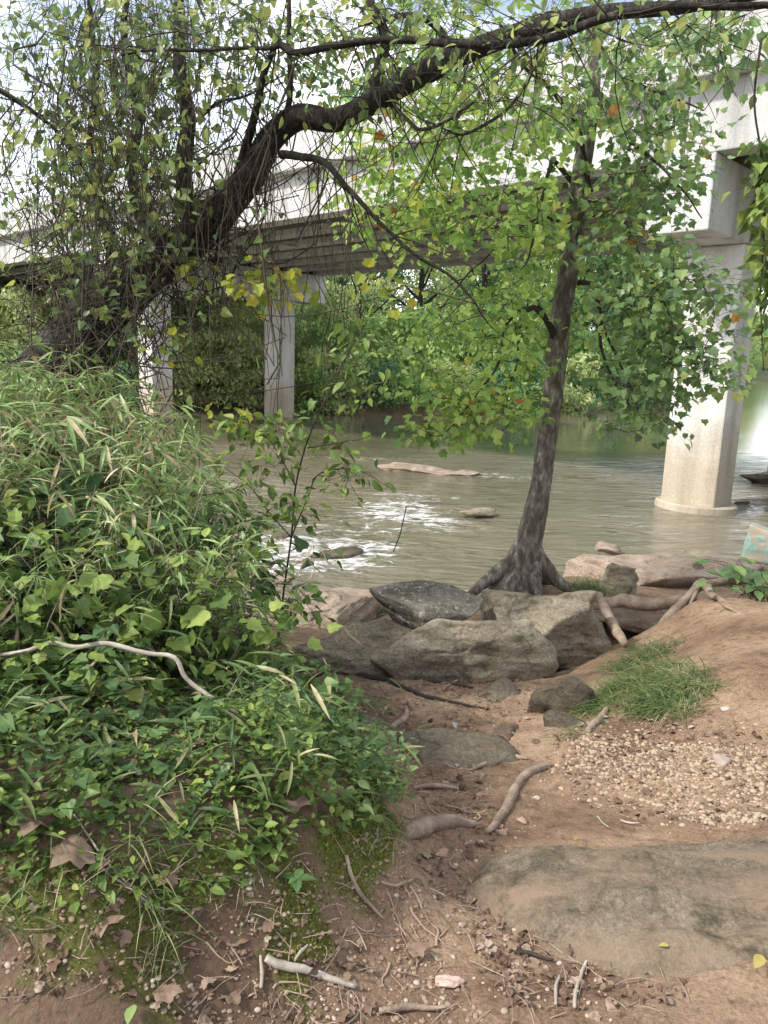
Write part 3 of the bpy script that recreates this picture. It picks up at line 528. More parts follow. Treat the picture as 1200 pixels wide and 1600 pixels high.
rock('path_rock', 'worn grey bedrock step half buried in the middle of path', PZ(705, 1190, -.40), (.50, .36, .16), (.12, 0, .2), 94, ROCK_S, 5, 8, 14, .05, .7)
rock('path_rock', 'grey worn rock at the edge of the ground cover plants', PZ(575, 1160, -.36), (.42, .34, .22), (.1, .25, -.3), 95, ROCK_S, 5, 8, 14, .05, .7)
rock('path_rock', 'grey slab of rock below the rounded boulder, among leaf litter', PZ(778, 1085, -.60), (.32, .3, .14), (.1, 0, .1), 96, ROCK_S, 5, 8, 14, .05, .7)
rock('path_rock', 'brown rock lump in litter below the sloping boulder', PZ(485, 1085, -.66), (.24, .2, .14), (0, .1, .3), 97, ROCK_R, 4, 8, 14, .05)
rock('path_rock', 'small flat brown rock in litter below the broad boulder', PZ(722, 1110, -.60), (.18, .13, .08), (0, .1, .3), 98, ROCK_R, 4, 8, 14, .05)
rock('path_rock', 'sloping reddish brown rock rib in middle of path washed by dirt', PZ(790, 1150, -.47), (.34, .2, .14), (.2, .2, .9), 99, ROCK_R, 4, 8, 14, .05)
# the big slab in the foreground: a low outline with its own thickness
def slab(name, label, outline, zt, thick, mat, seed, n=90):
    o = np.array([PZ(a, b, z)[:2] for a, b, z in outline]); c = o.mean(0); oo = spline(np.vstack([o, o[:1]]), 10)[:, :2]; ang = np.arctan2(oo[:, 1]-c[1], oo[:, 0]-c[0]); rr = np.hypot(oo[:, 0]-c[0], oo[:, 1]-c[1])
    idx = np.argsort(ang); th = np.linspace(-math.pi, math.pi, 181)[:-1]; R_ = np.interp(th, ang[idx], rr[idx], period=2*math.pi)
    us = np.linspace(0, 1, n)**.8; V = []
    for i, u in enumerate(us):
        x = c[0]+np.cos(th)*R_*u; y = c[1]+np.sin(th)*R_*u; p = np.stack([x, y, x*0], 1)
        z = zt(x, y)+fbm(p, 2.2, 5, seed)*.045+fbm(p*np.array([1, 4, 1]), 4, 5, seed+3)*.022-.012*np.exp(-(fbm(p+3.3, 1.6, 3, seed+4)/.02)**2)-thick*(u**4.5)
        x2 = x+fbm(p, 4, 4, seed+8)*.09*u**3; y = y+fbm(p, 4, 4, seed+18)*.09*u**3; V.append(np.stack([x2, y, z], 1))
    V = np.concatenate(V); m_ = len(th); Q = [(i*m_+j, i*m_+(j+1) % m_, (i+1)*m_+(j+1) % m_, (i+1)*m_+j) for i in range(n-1) for j in range(m_)]
    mb = MB().add(V, None, Q); org = (c[0], c[1], float(V[:, 2].mean())); return tag(mb.build(name, mat, origin=org), label, 'rock')
def slabz(x, y): return .01+.045*(x-.6)-.05*(y-2.0)
slab('bedrock_slab', 'large smooth olive grey bedrock slab lying across the foreground path at right',
     [(690,1370,-.07),(770,1322,-.08),(920,1322,-.06),(1060,1308,-.04),(1200,1276,0),(1400,1255,.03),(1520,1400,.05),(1420,1590,.03),(1200,1600,0),(1070,1570,-.02),(940,1522,-.03),(840,1468,-.04),(745,1418,-.06)], slabz, .13, ROCK_B, 5)
slab('bedrock_slab', 'smaller flat bedrock slab just below the large slab in foreground corner',
     [(990,1545,-.01),(1080,1535,-.01),(1200,1555,0),(1400,1580,0),(1400,1760,0),(1150,1720,0),(1040,1640,0),(985,1590,-.01)], lambda x, y: -.015+.03*(x-.6)+0*y, .09, ROCK_B, 15, 60)
RG = 'rocks standing out of the river'
rock('river_rock', 'long flat tan rock island in mid river beyond the riffle', PZ(648, 734, WATER+.02), (1.9, 1.1, .26), (0, 0, -.15), 101, ROCK_P, 5, 8, 14, .04, .7, 'rock', RG)
rock('river_rock', 'small flat tan rock island just right of the long one', PZ(718, 740, WATER+.02), (.85, .6, .2), (0, 0, .1), 102, ROCK_P, 4, 8, 14, .04, .7, 'rock', RG)
rock('river_rock', 'rounded grey river rock below the two tan islands', PZ(752, 803, WATER+.05), (.62, .4, .26), (0, .05, .1), 103, ROCK_M, 4, 8, 12, .05, .8, 'rock', RG)
rock('river_rock', 'dark wet low rocks inside the riffle beside the hanging twig', PZ(690, 790, WATER-.01), (1.1, .4, .16), (0, 0, -.2), 104, ROCK_D, 4, 12, 14, .12, .7, 'rock', RG)
rock('river_rock', 'dark wet rock ringed by white water nearest to the bank', PZ(515, 868, WATER+.0), (.8, .45, .26), (0, 0, .4), 105, ROCK_D, 4, 10, 12, .12, .8, 'rock', RG)
rock('river_rock', 'dark flat rock at the far right beyond the bridge column', PZ(1212, 750, WATER+.05), (1.6, 1.0, .34), (0, 0, .1), 106, ROCK_D, 4, 10, 14, .06, .8, 'rock', RG)
rock('river_rock', 'tiny dark rock breaking the water right of the column', PZ(1163, 787, WATER+.02), (.35, .2, .14), (0, 0, .1), 107, ROCK_D, 4, 10, 14, .08, .8, 'rock', RG)
rock('river_rock', 'low wet grey rock on the smooth tongue of water behind the trunk', PZ(905, 748, WATER+.0), (1.3, .5, .12), (0, 0, .15), 108, ROCK_D, 4, 10, 14, .06, .8, 'rock', RG)
for i, (a, b, s) in enumerate([(415,905,.7),(330,925,.9),(260,950,1.0),(445,845,.45)]):
    rock('river_rock', ['pale rock at the shore seen through the canes beside the tan shelf', 'pale shore rock deeper behind the shrub stems', 'pale shore rock hidden behind the densest bush', 'small wet rock at the upper end of near white water'][i], PZ(a, b, WATER), (s, s*.7, .3), (0, .05, i), 110+i, ROCK_P if i < 3 else ROCK_D, 4, 10, 14, .06, .8, 'rock', RG)
# painted block at the right edge
gm, t_, bs_ = nodes('rock_painted'); tcn = N(t_, 'ShaderNodeTexCoord'); nn = N(t_, 'ShaderNodeTexNoise', Scale=4.5, Detail=4., Distortion=1.2); t_.links.new(tcn.outputs['Object'], nn.inputs['Vector'])
r_ = ramp(t_, [(.40, (.36, .29, .22)), (.47, (.33, .28, .22)), (.52, (.20, .32, .26)), (.66, (.30, .40, .34))]); t_.links.new(nn.outputs[0], r_.inputs[0]); t_.links.new(r_.outputs[0], bs_.inputs['Base Color']); bs_.inputs['Roughness'].default_value = .8
gr = rock('painted_rock', 'upright pale rock block with faded green spray paint on the river side of path', PZ(1192, 848, -.93), (.50, .5, .62), (0, -.22, .3), 121, gm, 5, 5, 22, .02, .98, crack=.004)

# ------------------------------------------------------------------ roots and sticks
def root(name, label, pts, rad, mat=ROOT, rough=.35, sides=10, cat='root', group=None, seed=3):
    P = spline([PZ(a, b, c) if True else 0 for a, b, c in pts], 8); P = P+np.stack([fbm(P, 5, 2, seed+k)*.012 for k in range(3)], 1)
    mb = MB(); tube(mb, P, rad, sides, rough, seed); return tag(mb.build(name, mat, origin=P[0]), label, cat, group)
RTG = 'exposed roots around the path'
root('exposed_root', 'thick pale root lying level like a log against the rock shelf', [(930,946,-.66),(975,940,-.62),(1030,944,-.6),(1085,930,-.5)], [.05, .062, .06, .05], group=RTG, seed=5)
root('exposed_root', 'stout root dropping from the log root toward the grass clump', [(935,930,-.55),(947,955,-.52),(962,985,-.52),(978,1008,-.55)], [.04, .045, .04, .03], group=RTG, seed=6)
root('exposed_root', 'forked pale root arching up onto the red dirt mound', [(1028,978,-.58),(1052,955,-.45),(1078,930,-.34),(1098,912,-.26),(1112,930,-.24),(1140,945,-.23)], [.022, .036, .04, .045, .03, .012], group=RTG, seed=7)
root('exposed_root', 'root running level from the mound crest toward the big leaved plant', [(1096,916,-.27),(1130,908,-.25),(1175,908,-.22),(1230,905,-.2)], [.035, .035, .03, .02], group=RTG, seed=8)
root('exposed_root', 'small root finger hanging down the front of the dirt mound', [(1086,925,-.3),(1078,945,-.36),(1070,972,-.45)], [.016, .012, .006], group=RTG, seed=9)
root('exposed_root', 'thin root along the mound edge above the dirt track', [(1115,930,-.25),(1150,958,-.21),(1185,970,-.2)], [.012, .012, .005], group=RTG, seed=19)
def groot(name, label, pts, rad, mat=ROOT, lift=.010, cat='root', group=RTG, seed=3, rough=.22, sides=8):
    q = spline(np.array([(a, b, 0) for a, b in pts], float), 7); P = np.array([G(a, b) for a, b, _ in q]); P = np.stack([np.convolve(np.pad(P[:, k_], 3, 'edge'), np.ones(7)/7, 'valid') for k_ in range(3)], 1); P[:, 2] += lift; P = P+np.stack([fbm(P, 9, 3, seed+k_)*.012 for k_ in (0, 1)]+[0*P[:, 2]], 1)
    mb = MB(); tube(mb, P, rad, sides, rough, seed); return tag(mb.build(name, mat, origin=P[0]), label, cat, group)
for k, (lab, pts, r) in enumerate([
  ('long dark root winding under the boulder heap from the litter', [(535,1050),(575,1060),(610,1068),(640,1082),(665,1092),(700,1098),(770,1112)], [.02, .022, .016, .012, .006]),
  ('thin root crossing behind the long dark root', [(600,1052),(650,1062),(700,1070),(745,1078)], [.010, .012, .006]),
  ('short hooked root curling over the path below the sloping boulder', [(600,1150),(620,1135),(638,1120),(632,1106)], [.018, .018, .01]),
  ('thin dark root left end of the litter hollow', [(470,1070),(510,1052),(550,1058)], [.012, .012, .006]),
  ('pale root snaking down the path beside the gravel', [(862,1198),(835,1208),(812,1222),(800,1250),(780,1282),(757,1310)], [.016, .020, .018, .022, .018, .01]),
  ('pale root loop above the gravel root', [(828,1190),(795,1186),(762,1196),(735,1208)], [.008, .016, .012, .006]),
  ('twisted weathered root stump lying at the path edge', [(628,1312),(660,1300),(695,1288),(722,1290),(750,1292)], [.022, .034, .030, .022, .012]),
  ('thin pale root in the path level with the ground cover edge', [(640,1236),(690,1232),(720,1238)], [.008, .012, .006]),
  ('root edging the gravel patch above its upper corner', [(915,1150),(935,1128),(950,1108)], [.018, .024, .014]),
  ('fine root hanging down the cut bank in the foreground', [(543,1340),(552,1385),(572,1420),(602,1445)], [.006, .007, .003]),
  ('fine curled root at the foot of the cut bank', [(590,1380),(620,1395),(650,1378),(668,1400)], [.004, .005, .002]),
  ('gnarled pale root fragment at the bottom of the photo', [(585,1592),(615,1585),(650,1580),(700,1582)], [.006, .010, .004]),
  ('root emerging under the rounded boulder at the litter', [(690,1082),(720,1062),(760,1058)], [.008, .010, .005])]):
    groot('exposed_root', lab, pts, r, TWIG_D if 'dark' in lab or k == 1 else ROOT, seed=30+k)
SG = 'sticks lying on the ground'
for k, (lab, pts, r) in enumerate([
  ('thick pale broken stick lying on the soil of the foreground bank', [(412,1510),(450,1522),(500,1538),(562,1556)], [.010, .012, .009, .006]),
  ('bent grey stick standing out of litter in front of the slab', [(898,1588),(905,1545),(918,1505),(920,1490)], [.005, .005, .004]),
  ('short grey stick parallel to the bent stick', [(868,1580),(870,1550),(872,1528)], [.004, .005, .003]),
  ('short pale stick on top of the large bedrock slab', [(1155,1345),(1172,1338),(1190,1328)], [.005, .006, .004]),
  ('dark stick across the litter left of the slab', [(800,1498),(835,1502),(868,1508)], [.005, .006, .003]),
  ('thin twig on the bare dirt between root and gravel', [(932,1278),(942,1290),(950,1298)], [.003, .003, .002]),
  ('curved twig at the gravel corner near the slab', [(968,1285),(985,1291),(1003,1290)], [.003, .004, .002]),
  ('pale split stick on the soil beside the thick broken stick', [(460,1515),(472,1497),(480,1487)], [.003, .005, .002]),
  ('vertical twig in soil above the thick broken stick', [(410,1562),(412,1530),(410,1500)], [.004, .005, .003]),
  ('long thin grey twig leaning down the mossy bank', [(105,1265),(150,1340),(220,1415),(262,1440)], [.002, .003, .002]),
  ('straw coloured stalk crossing the moss at centre of the bank', [(155,1370),(200,1400),(240,1430),(310,1450)], [.003, .003, .002])]):
    groot('stick', lab, pts, r, TWIG_P if k not in (4,) else TWIG_D, .01, 'stick', SG, 60+k, .2, 6)

# ------------------------------------------------------------------ trees: skeleton growth
def bez(a, b, sag, n, jit=.06):
    d = np.linalg.norm(b-a); m = (a+b)/2+np.array([0, 0, sag*d])+rng.normal(size=3)*jit*d; t = np.linspace(0, 1, n)[:, None]
    return (1-t)**2*a+2*t*(1-t)*m+t*t*b
def grow(mb, nodes_, targets, sag=.15, rmin=.003, rk=.010, step=.18, sides=5, jit=.08, maxn=9):
    nd = np.array(nodes_); out = []; tg = np.array(targets)
    d0 = np.array([np.linalg.norm(nd-t, axis=1).min() for t in tg]); 
    for i in np.argsort(d0):
        t = tg[i]; dd = np.linalg.norm(nd-t, axis=1)+.35*np.clip(nd[:, 2]-t[2], 0, None)*0; j = np.argmin(dd); d = dd[j]
        if d < .03: out.append(np.array([t, t+1e-3])); continue
        n = int(np.clip(d/step+2, 3, maxn)); p = bez(nd[j], t, sag, n, jit)
        tube(mb, p, np.linspace(rmin+rk*min(d, 2.5), rmin, n), sides, cap=False); nd = np.vstack([nd, p[1:]]); out.append(p)
    return out
def sprays(twmb, lmb, tmpl, centers, nper, rad, size, droop=.5, twig=.0013, flat=.6):
    # leaves on fine twiglets around each centre
    for c, n in zip(centers, nper):
        off = rng.normal(size=(n, 3))*rad*np.array([1, 1, flat]); p = c+off
        ax = off/(np.linalg.norm(off, axis=1)[:, None]+1e-6)*.8+rng.normal(size=(n, 3))*.5; ax[:, 2] -= droop
        nr = rng.normal(size=(n, 3))*.45; nr[:, 2] += 1
        leaves(lmb, tmpl, p, ax, nr, size*rng.uniform(.6, 1.25, n))
        if twmb is not None:
            for k in range(0, n, 2):
                m = c+off[k]*.5+np.array([0, 0, .03]); tube(twmb, [c, m, p[k]], twig, 3, cap=False)
def ell(lst):                          # clusters given where they stand: view direction plus distance
    C = []; n_ = []
    for cx, cy, rx, ry, Ym, Ys, n, per in lst:
        for _ in range(n):
            a = rng.uniform(0, 2*math.pi); r = math.sqrt(rng.uniform(0, 1)); C.append(PY(cx+rx*r*math.cos(a), cy+ry*r*math.sin(a), Ym+rng.normal()*Ys)); n_.append(max(2, int(per*rng.uniform(.6, 1.4))))
    return C, n_

# --- centre tree
tb = PZ(812, 930, -.92)
tr = empty('riverbank_tree', tb, 'slender grey barked tree with flared base and yellow green lobed leaves behind the boulders', 'tree')
def rel(p): return np.asarray(p)-tb
TY = tb[1]
tp = [PY(a, b, TY+dy) for a, b, dy in [(806,925,0),(812,900,0),(820,865,0),(832,820,0),(845,760,0),(853,700,.02),(861,640,.05),(868,580,.05),(874,520,.05),(884,450,.0),(894,385,0),(900,330,-.05),(908,270,-.1),(918,210,-.1),(926,140,-.15),(930,60,-.2),(934,-60,-.2),(938,-220,-.2)]]
trunkP = spline(tp, 6); rr = np.interp(np.linspace(0, 17, len(trunkP)), range(18), [.30, .23, .17, .135, .114, .106, .103, .106, .102, .100, .104, .086, .080, .074, .066, .055, .045, .03])
mb = MB(); tube(mb, trunkP-tb, rr, 28, .20, 12, fs=2.)
for a, pts in enumerate([[(822,855,0),(790,885,-.05),(760,908,-.12),(728,935,-.25)], [(836,855,0),(850,885,-.05),(868,905,-.1),(895,925,-.15)], [(815,885,-.1),(800,915,-.2),(795,940,-.3)], [(822,880,.1),(850,905,.25),(870,915,.4)], [(835,880,-.1),(835,910,-.22),(845,935,-.3)]]):
    tube(mb, spline([PY(x, y, TY+dy) for x, y, dy in pts], 6)-tb, [.07, .085, .07, .035], 16, .2, a)
mb.build('trunk', BARK_G, tr)
lm = []
def clear_trunk(C, n_, w=48, y0=330):
    # leaf clusters keep clear of the bare lower trunk: those over it grow behind it
    D2 = []
    for c in C:
        k = np.argmin(np.abs(trunkP[:, 2]-c[2])); q = c.copy()
        if abs(q[0]-trunkP[k, 0]*q[1]/trunkP[k, 1]) < .30 and c[2] < trunkP[58, 2]: q[1] += 1.1+rng.uniform(0, .5); q[0] *= q[1]/c[1]
        D2.append(q)
    return D2
def limb(pts, r, mb, sides=7, Yb=None):
    P = spline([PY(a, b, Y_) for a, b, Y_ in pts], 6); P = P+np.stack([fbm(P, 3, 2, 70+k)*.03 for k in range(3)], 1); tube(mb, P-tb, r, sides, .15); lm.extend(P.tolist())
mb = MB()
limb([(868,525,TY),(845,490,TY-.2),(822,482,TY-.4),(812,520,TY-.5),(805,580,TY-.6),(770,640,TY-.7)], [.035, .026, .02, .014, .010, .006], mb)
limb([(866,530,TY),(840,480,TY-.1),(812,488,TY-.5),(785,520,TY-.7),(775,570,TY-.8),(730,640,TY-.9),(690,680,TY-1)], [.035, .024, .02, .015, .012, .008, .004], mb)
limb([(905,440,TY),(925,445,TY-.2),(938,480,TY-.3),(940,540,TY-.4),(960,600,TY-.5),(985,640,TY-.6)], [.03, .022, .02, .016, .010, .005], mb)
limb([(940,500,TY-.35),(965,560,TY-.4),(990,620,TY-.5),(1003,680,TY-.5)], [.014, .012, .009, .005], mb)
limb([(915,310,TY-.05),(870,255,TY-.1),(858,262,TY-.3),(845,330,TY-.5),(825,400,TY-.6),(812,420,TY-.6)], [.03, .024, .02, .014, .008, .005], mb)
limb([(922,300,TY-.05),(910,230,TY-.4),(890,180,TY-.6),(850,130,TY-.9),(815,100,TY-1.2),(780,40,TY-1.4)], [.025, .022, .022, .020, .016, .012], mb)
limb([(900,345,TY),(960,330,TY-.2),(1000,400,TY-.5),(1040,480,TY-.8),(1070,540,TY-1.0),(1120,590,TY-1.1)], [.025, .018, .014, .012, .010, .006], mb)
limb([(925,180,TY-.1),(970,210,TY-.3),(1020,250,TY-.6),(1060,290,TY-.8),(1100,340,TY-.9)], [.022, .018, .015, .010, .005], mb)
limb([(928,90,TY-.1),(980,120,TY-.3),(1040,150,TY-.6),(1100,170,TY-.8)], [.02, .016, .012, .006], mb)
limb([(930,40,TY-.1),(860,20,TY),(780,60,TY-.1),(700,150,TY-.2),(640,250,TY-.3)], [.022, .018, .016, .012, .006], mb)
limb([(905,360,TY),(840,340,TY+.3),(760,400,TY+.5),(690,480,TY+.5)], [.02, .016, .012, .006], mb)
C1, n1 = ell([(760,560,110,110,TY-.5,.5,70,15),(830,470,100,60,TY-.2,.6,36,15),(700,640,60,50,TY-.8,.3,20,13),(790,640,70,40,TY-.5,.4,22,13),(640,330,90,70,TY-.2,.6,36,13),(760,300,120,90,TY-.3,.7,60,14),(640,220,100,80,TY-.3,.6,36,12),(780,170,130,90,TY-.5,.7,60,14),(700,60,130,80,TY-.8,.8,40,11),(560,300,60,60,TY-.3,.5,14,11),(860,380,60,60,TY-.1,.6,22,13)])
C2, n2 = ell([(1000,560,80,80,TY-.5,.4,48,15),(1060,480,90,60,TY-.7,.5,40,15),(1110,570,50,35,TY-1.0,.2,16,13),(1000,440,90,50,TY-.4,.5,34,14),(990,640,60,40,TY-.5,.3,20,13),(990,330,90,70,TY-.5,.6,44,14),(1040,240,60,70,TY-.6,.5,30,13),(980,160,90,90,TY-.5,.6,44,13),(960,50,130,60,TY-.5,.7,34,12),(1120,60,70,60,TY-1.5,.5,22,12)])
tw = MB(); C1 = clear_trunk(C1, n1); C2 = clear_trunk(C2, n2)
n1 = [max(3, int(v*.86)) for v in n1]; n2 = [max(3, int(v*.8)) for v in n2]
base_nodes = np.array(lm+trunkP[50:].tolist())
grow(tw, base_nodes-tb, [c-tb for c in C1+C2], -.10, .0025, .0055, .2, 4)
mbl = MB(); mbl2 = MB()
sprays(tw, mbl, MAPLE, [c-tb for c in C1], n1, .15, .080, .45); sprays(tw, mbl2, MAPLE, [c-tb for c in C2], n2, .15, .080, .55)
mb.build('branches', TWIG_D, tr); tw.build('twigs', TWIG_D, tr); mbl.build('crown', LM['centre'], tr, smooth=False); mbl2.build('crown_outer_foliage', LM['cool'], tr, smooth=False)

# --- big leaning trunk
lb = PZ(60, 640, 0)*0+PY(30, 680, 6.6); lb[2] = float(hgt(lb[0], lb[1])[0])-.1
lt = empty('leaning_tree', lb, 'massive dark leaning tree whose trunk arches from the bushes across the top', 'tree')
def lpath(pts): return spline([PY(a, b, y) for a, b, y in pts], 7)
main = np.vstack([lb[None], lpath([(45,660,6.6),(75,600,6.5),(120,530,6.4),(175,470,6.3),(240,415,6.2),(300,375,6.1),(350,325,6.0),(395,270,5.9),(425,215,5.9),(470,183,5.8),(525,187,5.7),(580,162,5.6),(640,125,5.5),(720,85,5.4),(800,55,5.3),(880,30,5.2),(960,18,5.1),(1060,12,4.9),(1160,-5,4.7),(1260,-20,4.5)])])
rr = np.interp(np.linspace(0, 20, len(main)), range(21), [.30, .27, .23, .20, .18, .16, .145, .105, .092, .088, .090, .080, .070, .066, .062, .055, .045, .04, .034, .028, .02])
mb = MB(); tube(mb, main-lb, rr, 26, .38, 22, fs=2.2); mb.build('trunk', BARK_D, lt)
nodes_l = main.tolist()
mb = MB()
def limb2(pts, r, sides=8, rough=.15):
    P = lpath(pts); P = P+np.stack([fbm(P, 2.5, 2, 90+k)*.03 for k in range(3)], 1); tube(mb, P-lb, r, sides, rough); nodes_l.extend(P.tolist())
limb2([(305,385,6.1),(296,330,6.1),(288,260,6.15),(290,190,6.2),(283,110,6.2),(278,30,6.3),(275,-60,6.3)], [.085, .07, .062, .058, .05, .042, .035], 12, .25)
limb2([(368,290,6.0),(378,240,5.9),(395,190,5.8),(408,130,5.7),(430,80,5.6),(438,60,5.5)], [.05, .035, .03, .028, .02, .018])
limb2([(190,88,5.2),(235,78,5.1),(300,79,5.0),(370,72,4.95),(420,70,4.9),(440,66,4.9),(465,78,4.85),(520,70,4.8),(600,62,4.7),(690,66,4.6),(780,66,4.5),(870,52,4.4),(940,30,4.35),(1040,12,4.3),(1130,12,4.25),(1230,8,4.2)], [.006, .009, .010, .010, .013, .02, .02, .02, .02, .021, .021, .022, .022, .02, .016, .016])
limb2([(440,243,5.8),(470,248,5.6),(500,255,5.5),(525,275,5.4),(560,312,5.3),(600,355,5.2),(650,400,5.15),(700,432,5.1),(735,470,5.05),(757,500,5.0)], [.03, .026, .024, .02, .017, .014, .012, .010, .007, .004])
limb2([(575,170,5.6),(590,110,5.6),(600,60,5.6),(575,0,5.6)], [.05, .04, .035, .03])
limb2([(430,215,5.9),(455,150,5.8),(452,60,5.8),(455,-30,5.8)], [.03, .02, .018, .012])
limb2([(700,95,5.4),(690,50,5.5),(640,25,5.5),(560,40,5.6)], [.04, .026, .02, .012])
limb2([(600,155,5.6),(640,190,5.3),(660,200,5.2),(700,190,5.0),(740,160,4.9)], [.016, .012, .010, .008])
limb2([(800,50,5.3),(830,100,5.2),(800,160,5.1),(730,210,5.0),(690,200,4.9)], [.014, .012, .010, .005])
limb2([(240,400,6.3),(215,330,6.4),(205,260,6.4),(215,180,6.5),(195,80,6.5),(200,-40,6.5)], [.06, .045, .04, .035, .03, .02])
limb2([(160,480,6.4),(172,400,6.5),(155,330,6.5),(140,230,6.6),(150,120,6.6),(140,-30,6.6)], [.05, .04, .035, .03, .028, .02])
limb2([(-30,130,5.6),(20,150,5.6),(60,175,5.6),(110,230,5.7),(160,330,5.9)], [.016, .018, .014, .010, .006])
limb2([(300,190,6.1),(340,160,6.0),(380,150,6.0),(440,120,5.9)], [.016, .012, .009, .004])
C3, n3 = ell([(420,40,180,60,5.6,.6,40,9),(560,90,110,70,5.4,.5,26,9),(640,30,120,40,5.1,.5,26,9),(360,120,110,60,5.9,.4,22,8),(320,30,90,50,6.0,.5,26,9),(820,110,110,60,4.7,.3,16,7),(960,60,120,50,4.5,.3,16,7),(150,40,160,60,6.0,.6,34,9),(80,150,110,90,6.2,.6,30,8),(210,180,60,120,6.2,.5,22,8),(700,150,100,60,4.9,.3,14,7),(1110,20,80,40,4.4,.3,12,7),(40,300,70,80,6.3,.4,18,8),(120,400,80,60,5.9,.4,10,7)])
tw = MB(); grow(tw, np.array(nodes_l)-lb, [c-lb for c in C3], -.06, .002, .006, .2, 4, .14)
# bare crooked twigs everywhere along the limbs
nn = np.array(nodes_l); sel = nn[rng.integers(0, len(nn), 260)]
for s_ in sel:
    d = rv(1, -.5)[0]*rng.uniform(.25, .9); e = s_+d; p = bez(s_, e, -.05, 6, .15)-lb; tube(tw, p, np.linspace(.005, .0015, 6), 4, cap=False)
mbl = MB(); sprays(tw, mbl, OVATE, [c-lb for c in C3], [int(v*1.25) for v in n3], .22, .066, .55)
mb.build('branches', BARK_D, lt); mbl.build('crown', LM['over'], lt, smooth=False)
mbl = MB(); C4, n4 = ell([(600,455,30,25,5.15,.05,3,6),(425,440,45,30,5.4,.1,9,9),(255,545,40,25,5.4,.1,4,6),(340,660,20,15,5.2,.1,2,6),(310,430,20,20,5.6,.1,3,6),(690,300,20,20,5.0,.1,2,5)])
grow(tw, np.array(nodes_l)-lb, [c-lb for c in C4], -.1, .002, .003, .2, 4, .14); sprays(tw, mbl, MAPLE, [c-lb for c in C4], n4, .10, .075, .6)
tw.build('twigs', TWIG_D, lt); mbl.build('autumn_leaves', LM['autumn'], lt, smooth=False)

# --- hanging vines
mb = MB(); lf = MB()
def hang(x, y0, x1, y1, Yd, r, wob=.05, n=14):
    a = PY(x, y0, Yd); b = PY(x1, y1, Yd+rng.normal()*.15); t = np.linspace(0, 1, n)[:, None]; p = a*(1-t)+b*t
    ph = rng.uniform(0, 99); p = p+np.stack([vnoise(np.stack([t[:, 0]*rng.uniform(3, 7)+ph, t[:, 0]*0+k*7.1, t[:, 0]*0], 1), 5)*wob for k in range(3)], 1)*np.array([1, 1, .4]); tube(mb, p, r, 4, cap=False); return p
vp = []
for i in range(235):
    x = 40+rng.choice([rng.normal(70, 55), rng.normal(160, 60), rng.normal(230, 60)], p=[.35, .45, .2]); Yd = rng.uniform(5.0, 6.6)
    y1 = rng.uniform(330, 640); p = hang(x, rng.uniform(-60, 180), x+rng.normal(0, 26), y1, Yd, rng.choice([.002, .0032, .006], p=[.55, .35, .1]), rng.uniform(.08, .26)); vp.append(p)
    for q in range(rng.integers(2, 6)):
        j = rng.integers(1, 13); e = p[j]+rv(1, -.35)[0]*rng.uniform(.08, .38); tube(mb, bez(p[j], e, rng.normal()*.2, 5, .15), np.linspace(.0028, .001, 5), 4, cap=False)
for i in range(46):
    x = rng.uniform(330, 560); hang(x, rng.uniform(150, 300), x+rng.normal(0, 20), rng.uniform(420, 700), rng.uniform(5.2, 6.0), rng.uniform(.0016, .0034), .08)
for i in range(150):                    # tangled cross stems low down
    a = PY(rng.uniform(20, 330), rng.uniform(380, 650), rng.uniform(5.2, 6.4)); b = a+np.array([rng.normal()*.5, rng.normal()*.2, rng.normal()*.35]); tube(mb, bez(a, b, rng.normal()*.3, 8, .1), rng.uniform(.002, .005), 4, cap=False)
vo_ = PY(150, 640, 5.8); vo_[2] = float(hgt(vo_[0], vo_[1])[0])
vn = tag(mb.build('hanging_vines', VINE, origin=vo_), 'curtain of bare tangled vine stems hanging at the upper left', 'vines', kind='stuff')
allv = np.concatenate(vp); s_ = allv[rng.integers(0, len(allv), 1500)]+rng.normal(size=(1500, 3))*.05
ax = rv(1500, -.5); nr = rv(1500, .6); leaves(lf, IVY, s_, ax, nr, rng.uniform(.03, .09, 1500)); tag(lf.build('hanging_vine_leaves', LM['over'], origin=vo_, smooth=False), 'small green leaves growing on the hanging vine curtain', 'leaves', kind='stuff')
mb = MB()
for i in range(300):                   # the dark mass of dead stems wrapped over the leaning trunk
    j = rng.integers(5, 45); c = main[j]+rng.normal(size=3)*.22; d = rv(1)[0]*rng.uniform(.3, .8); tube(mb, bez(c-d/2, c+d/2+np.array([0, 0, -.15]), rng.normal()*.3, 7, .12), rng.uniform(.0025, .007), 4, cap=False)
tag(mb.build('dead_vine_tangle', TWIG_D, origin=main[20]), 'dark mat of dead vine stems wrapped around the leaning trunk', 'vines', kind='stuff')

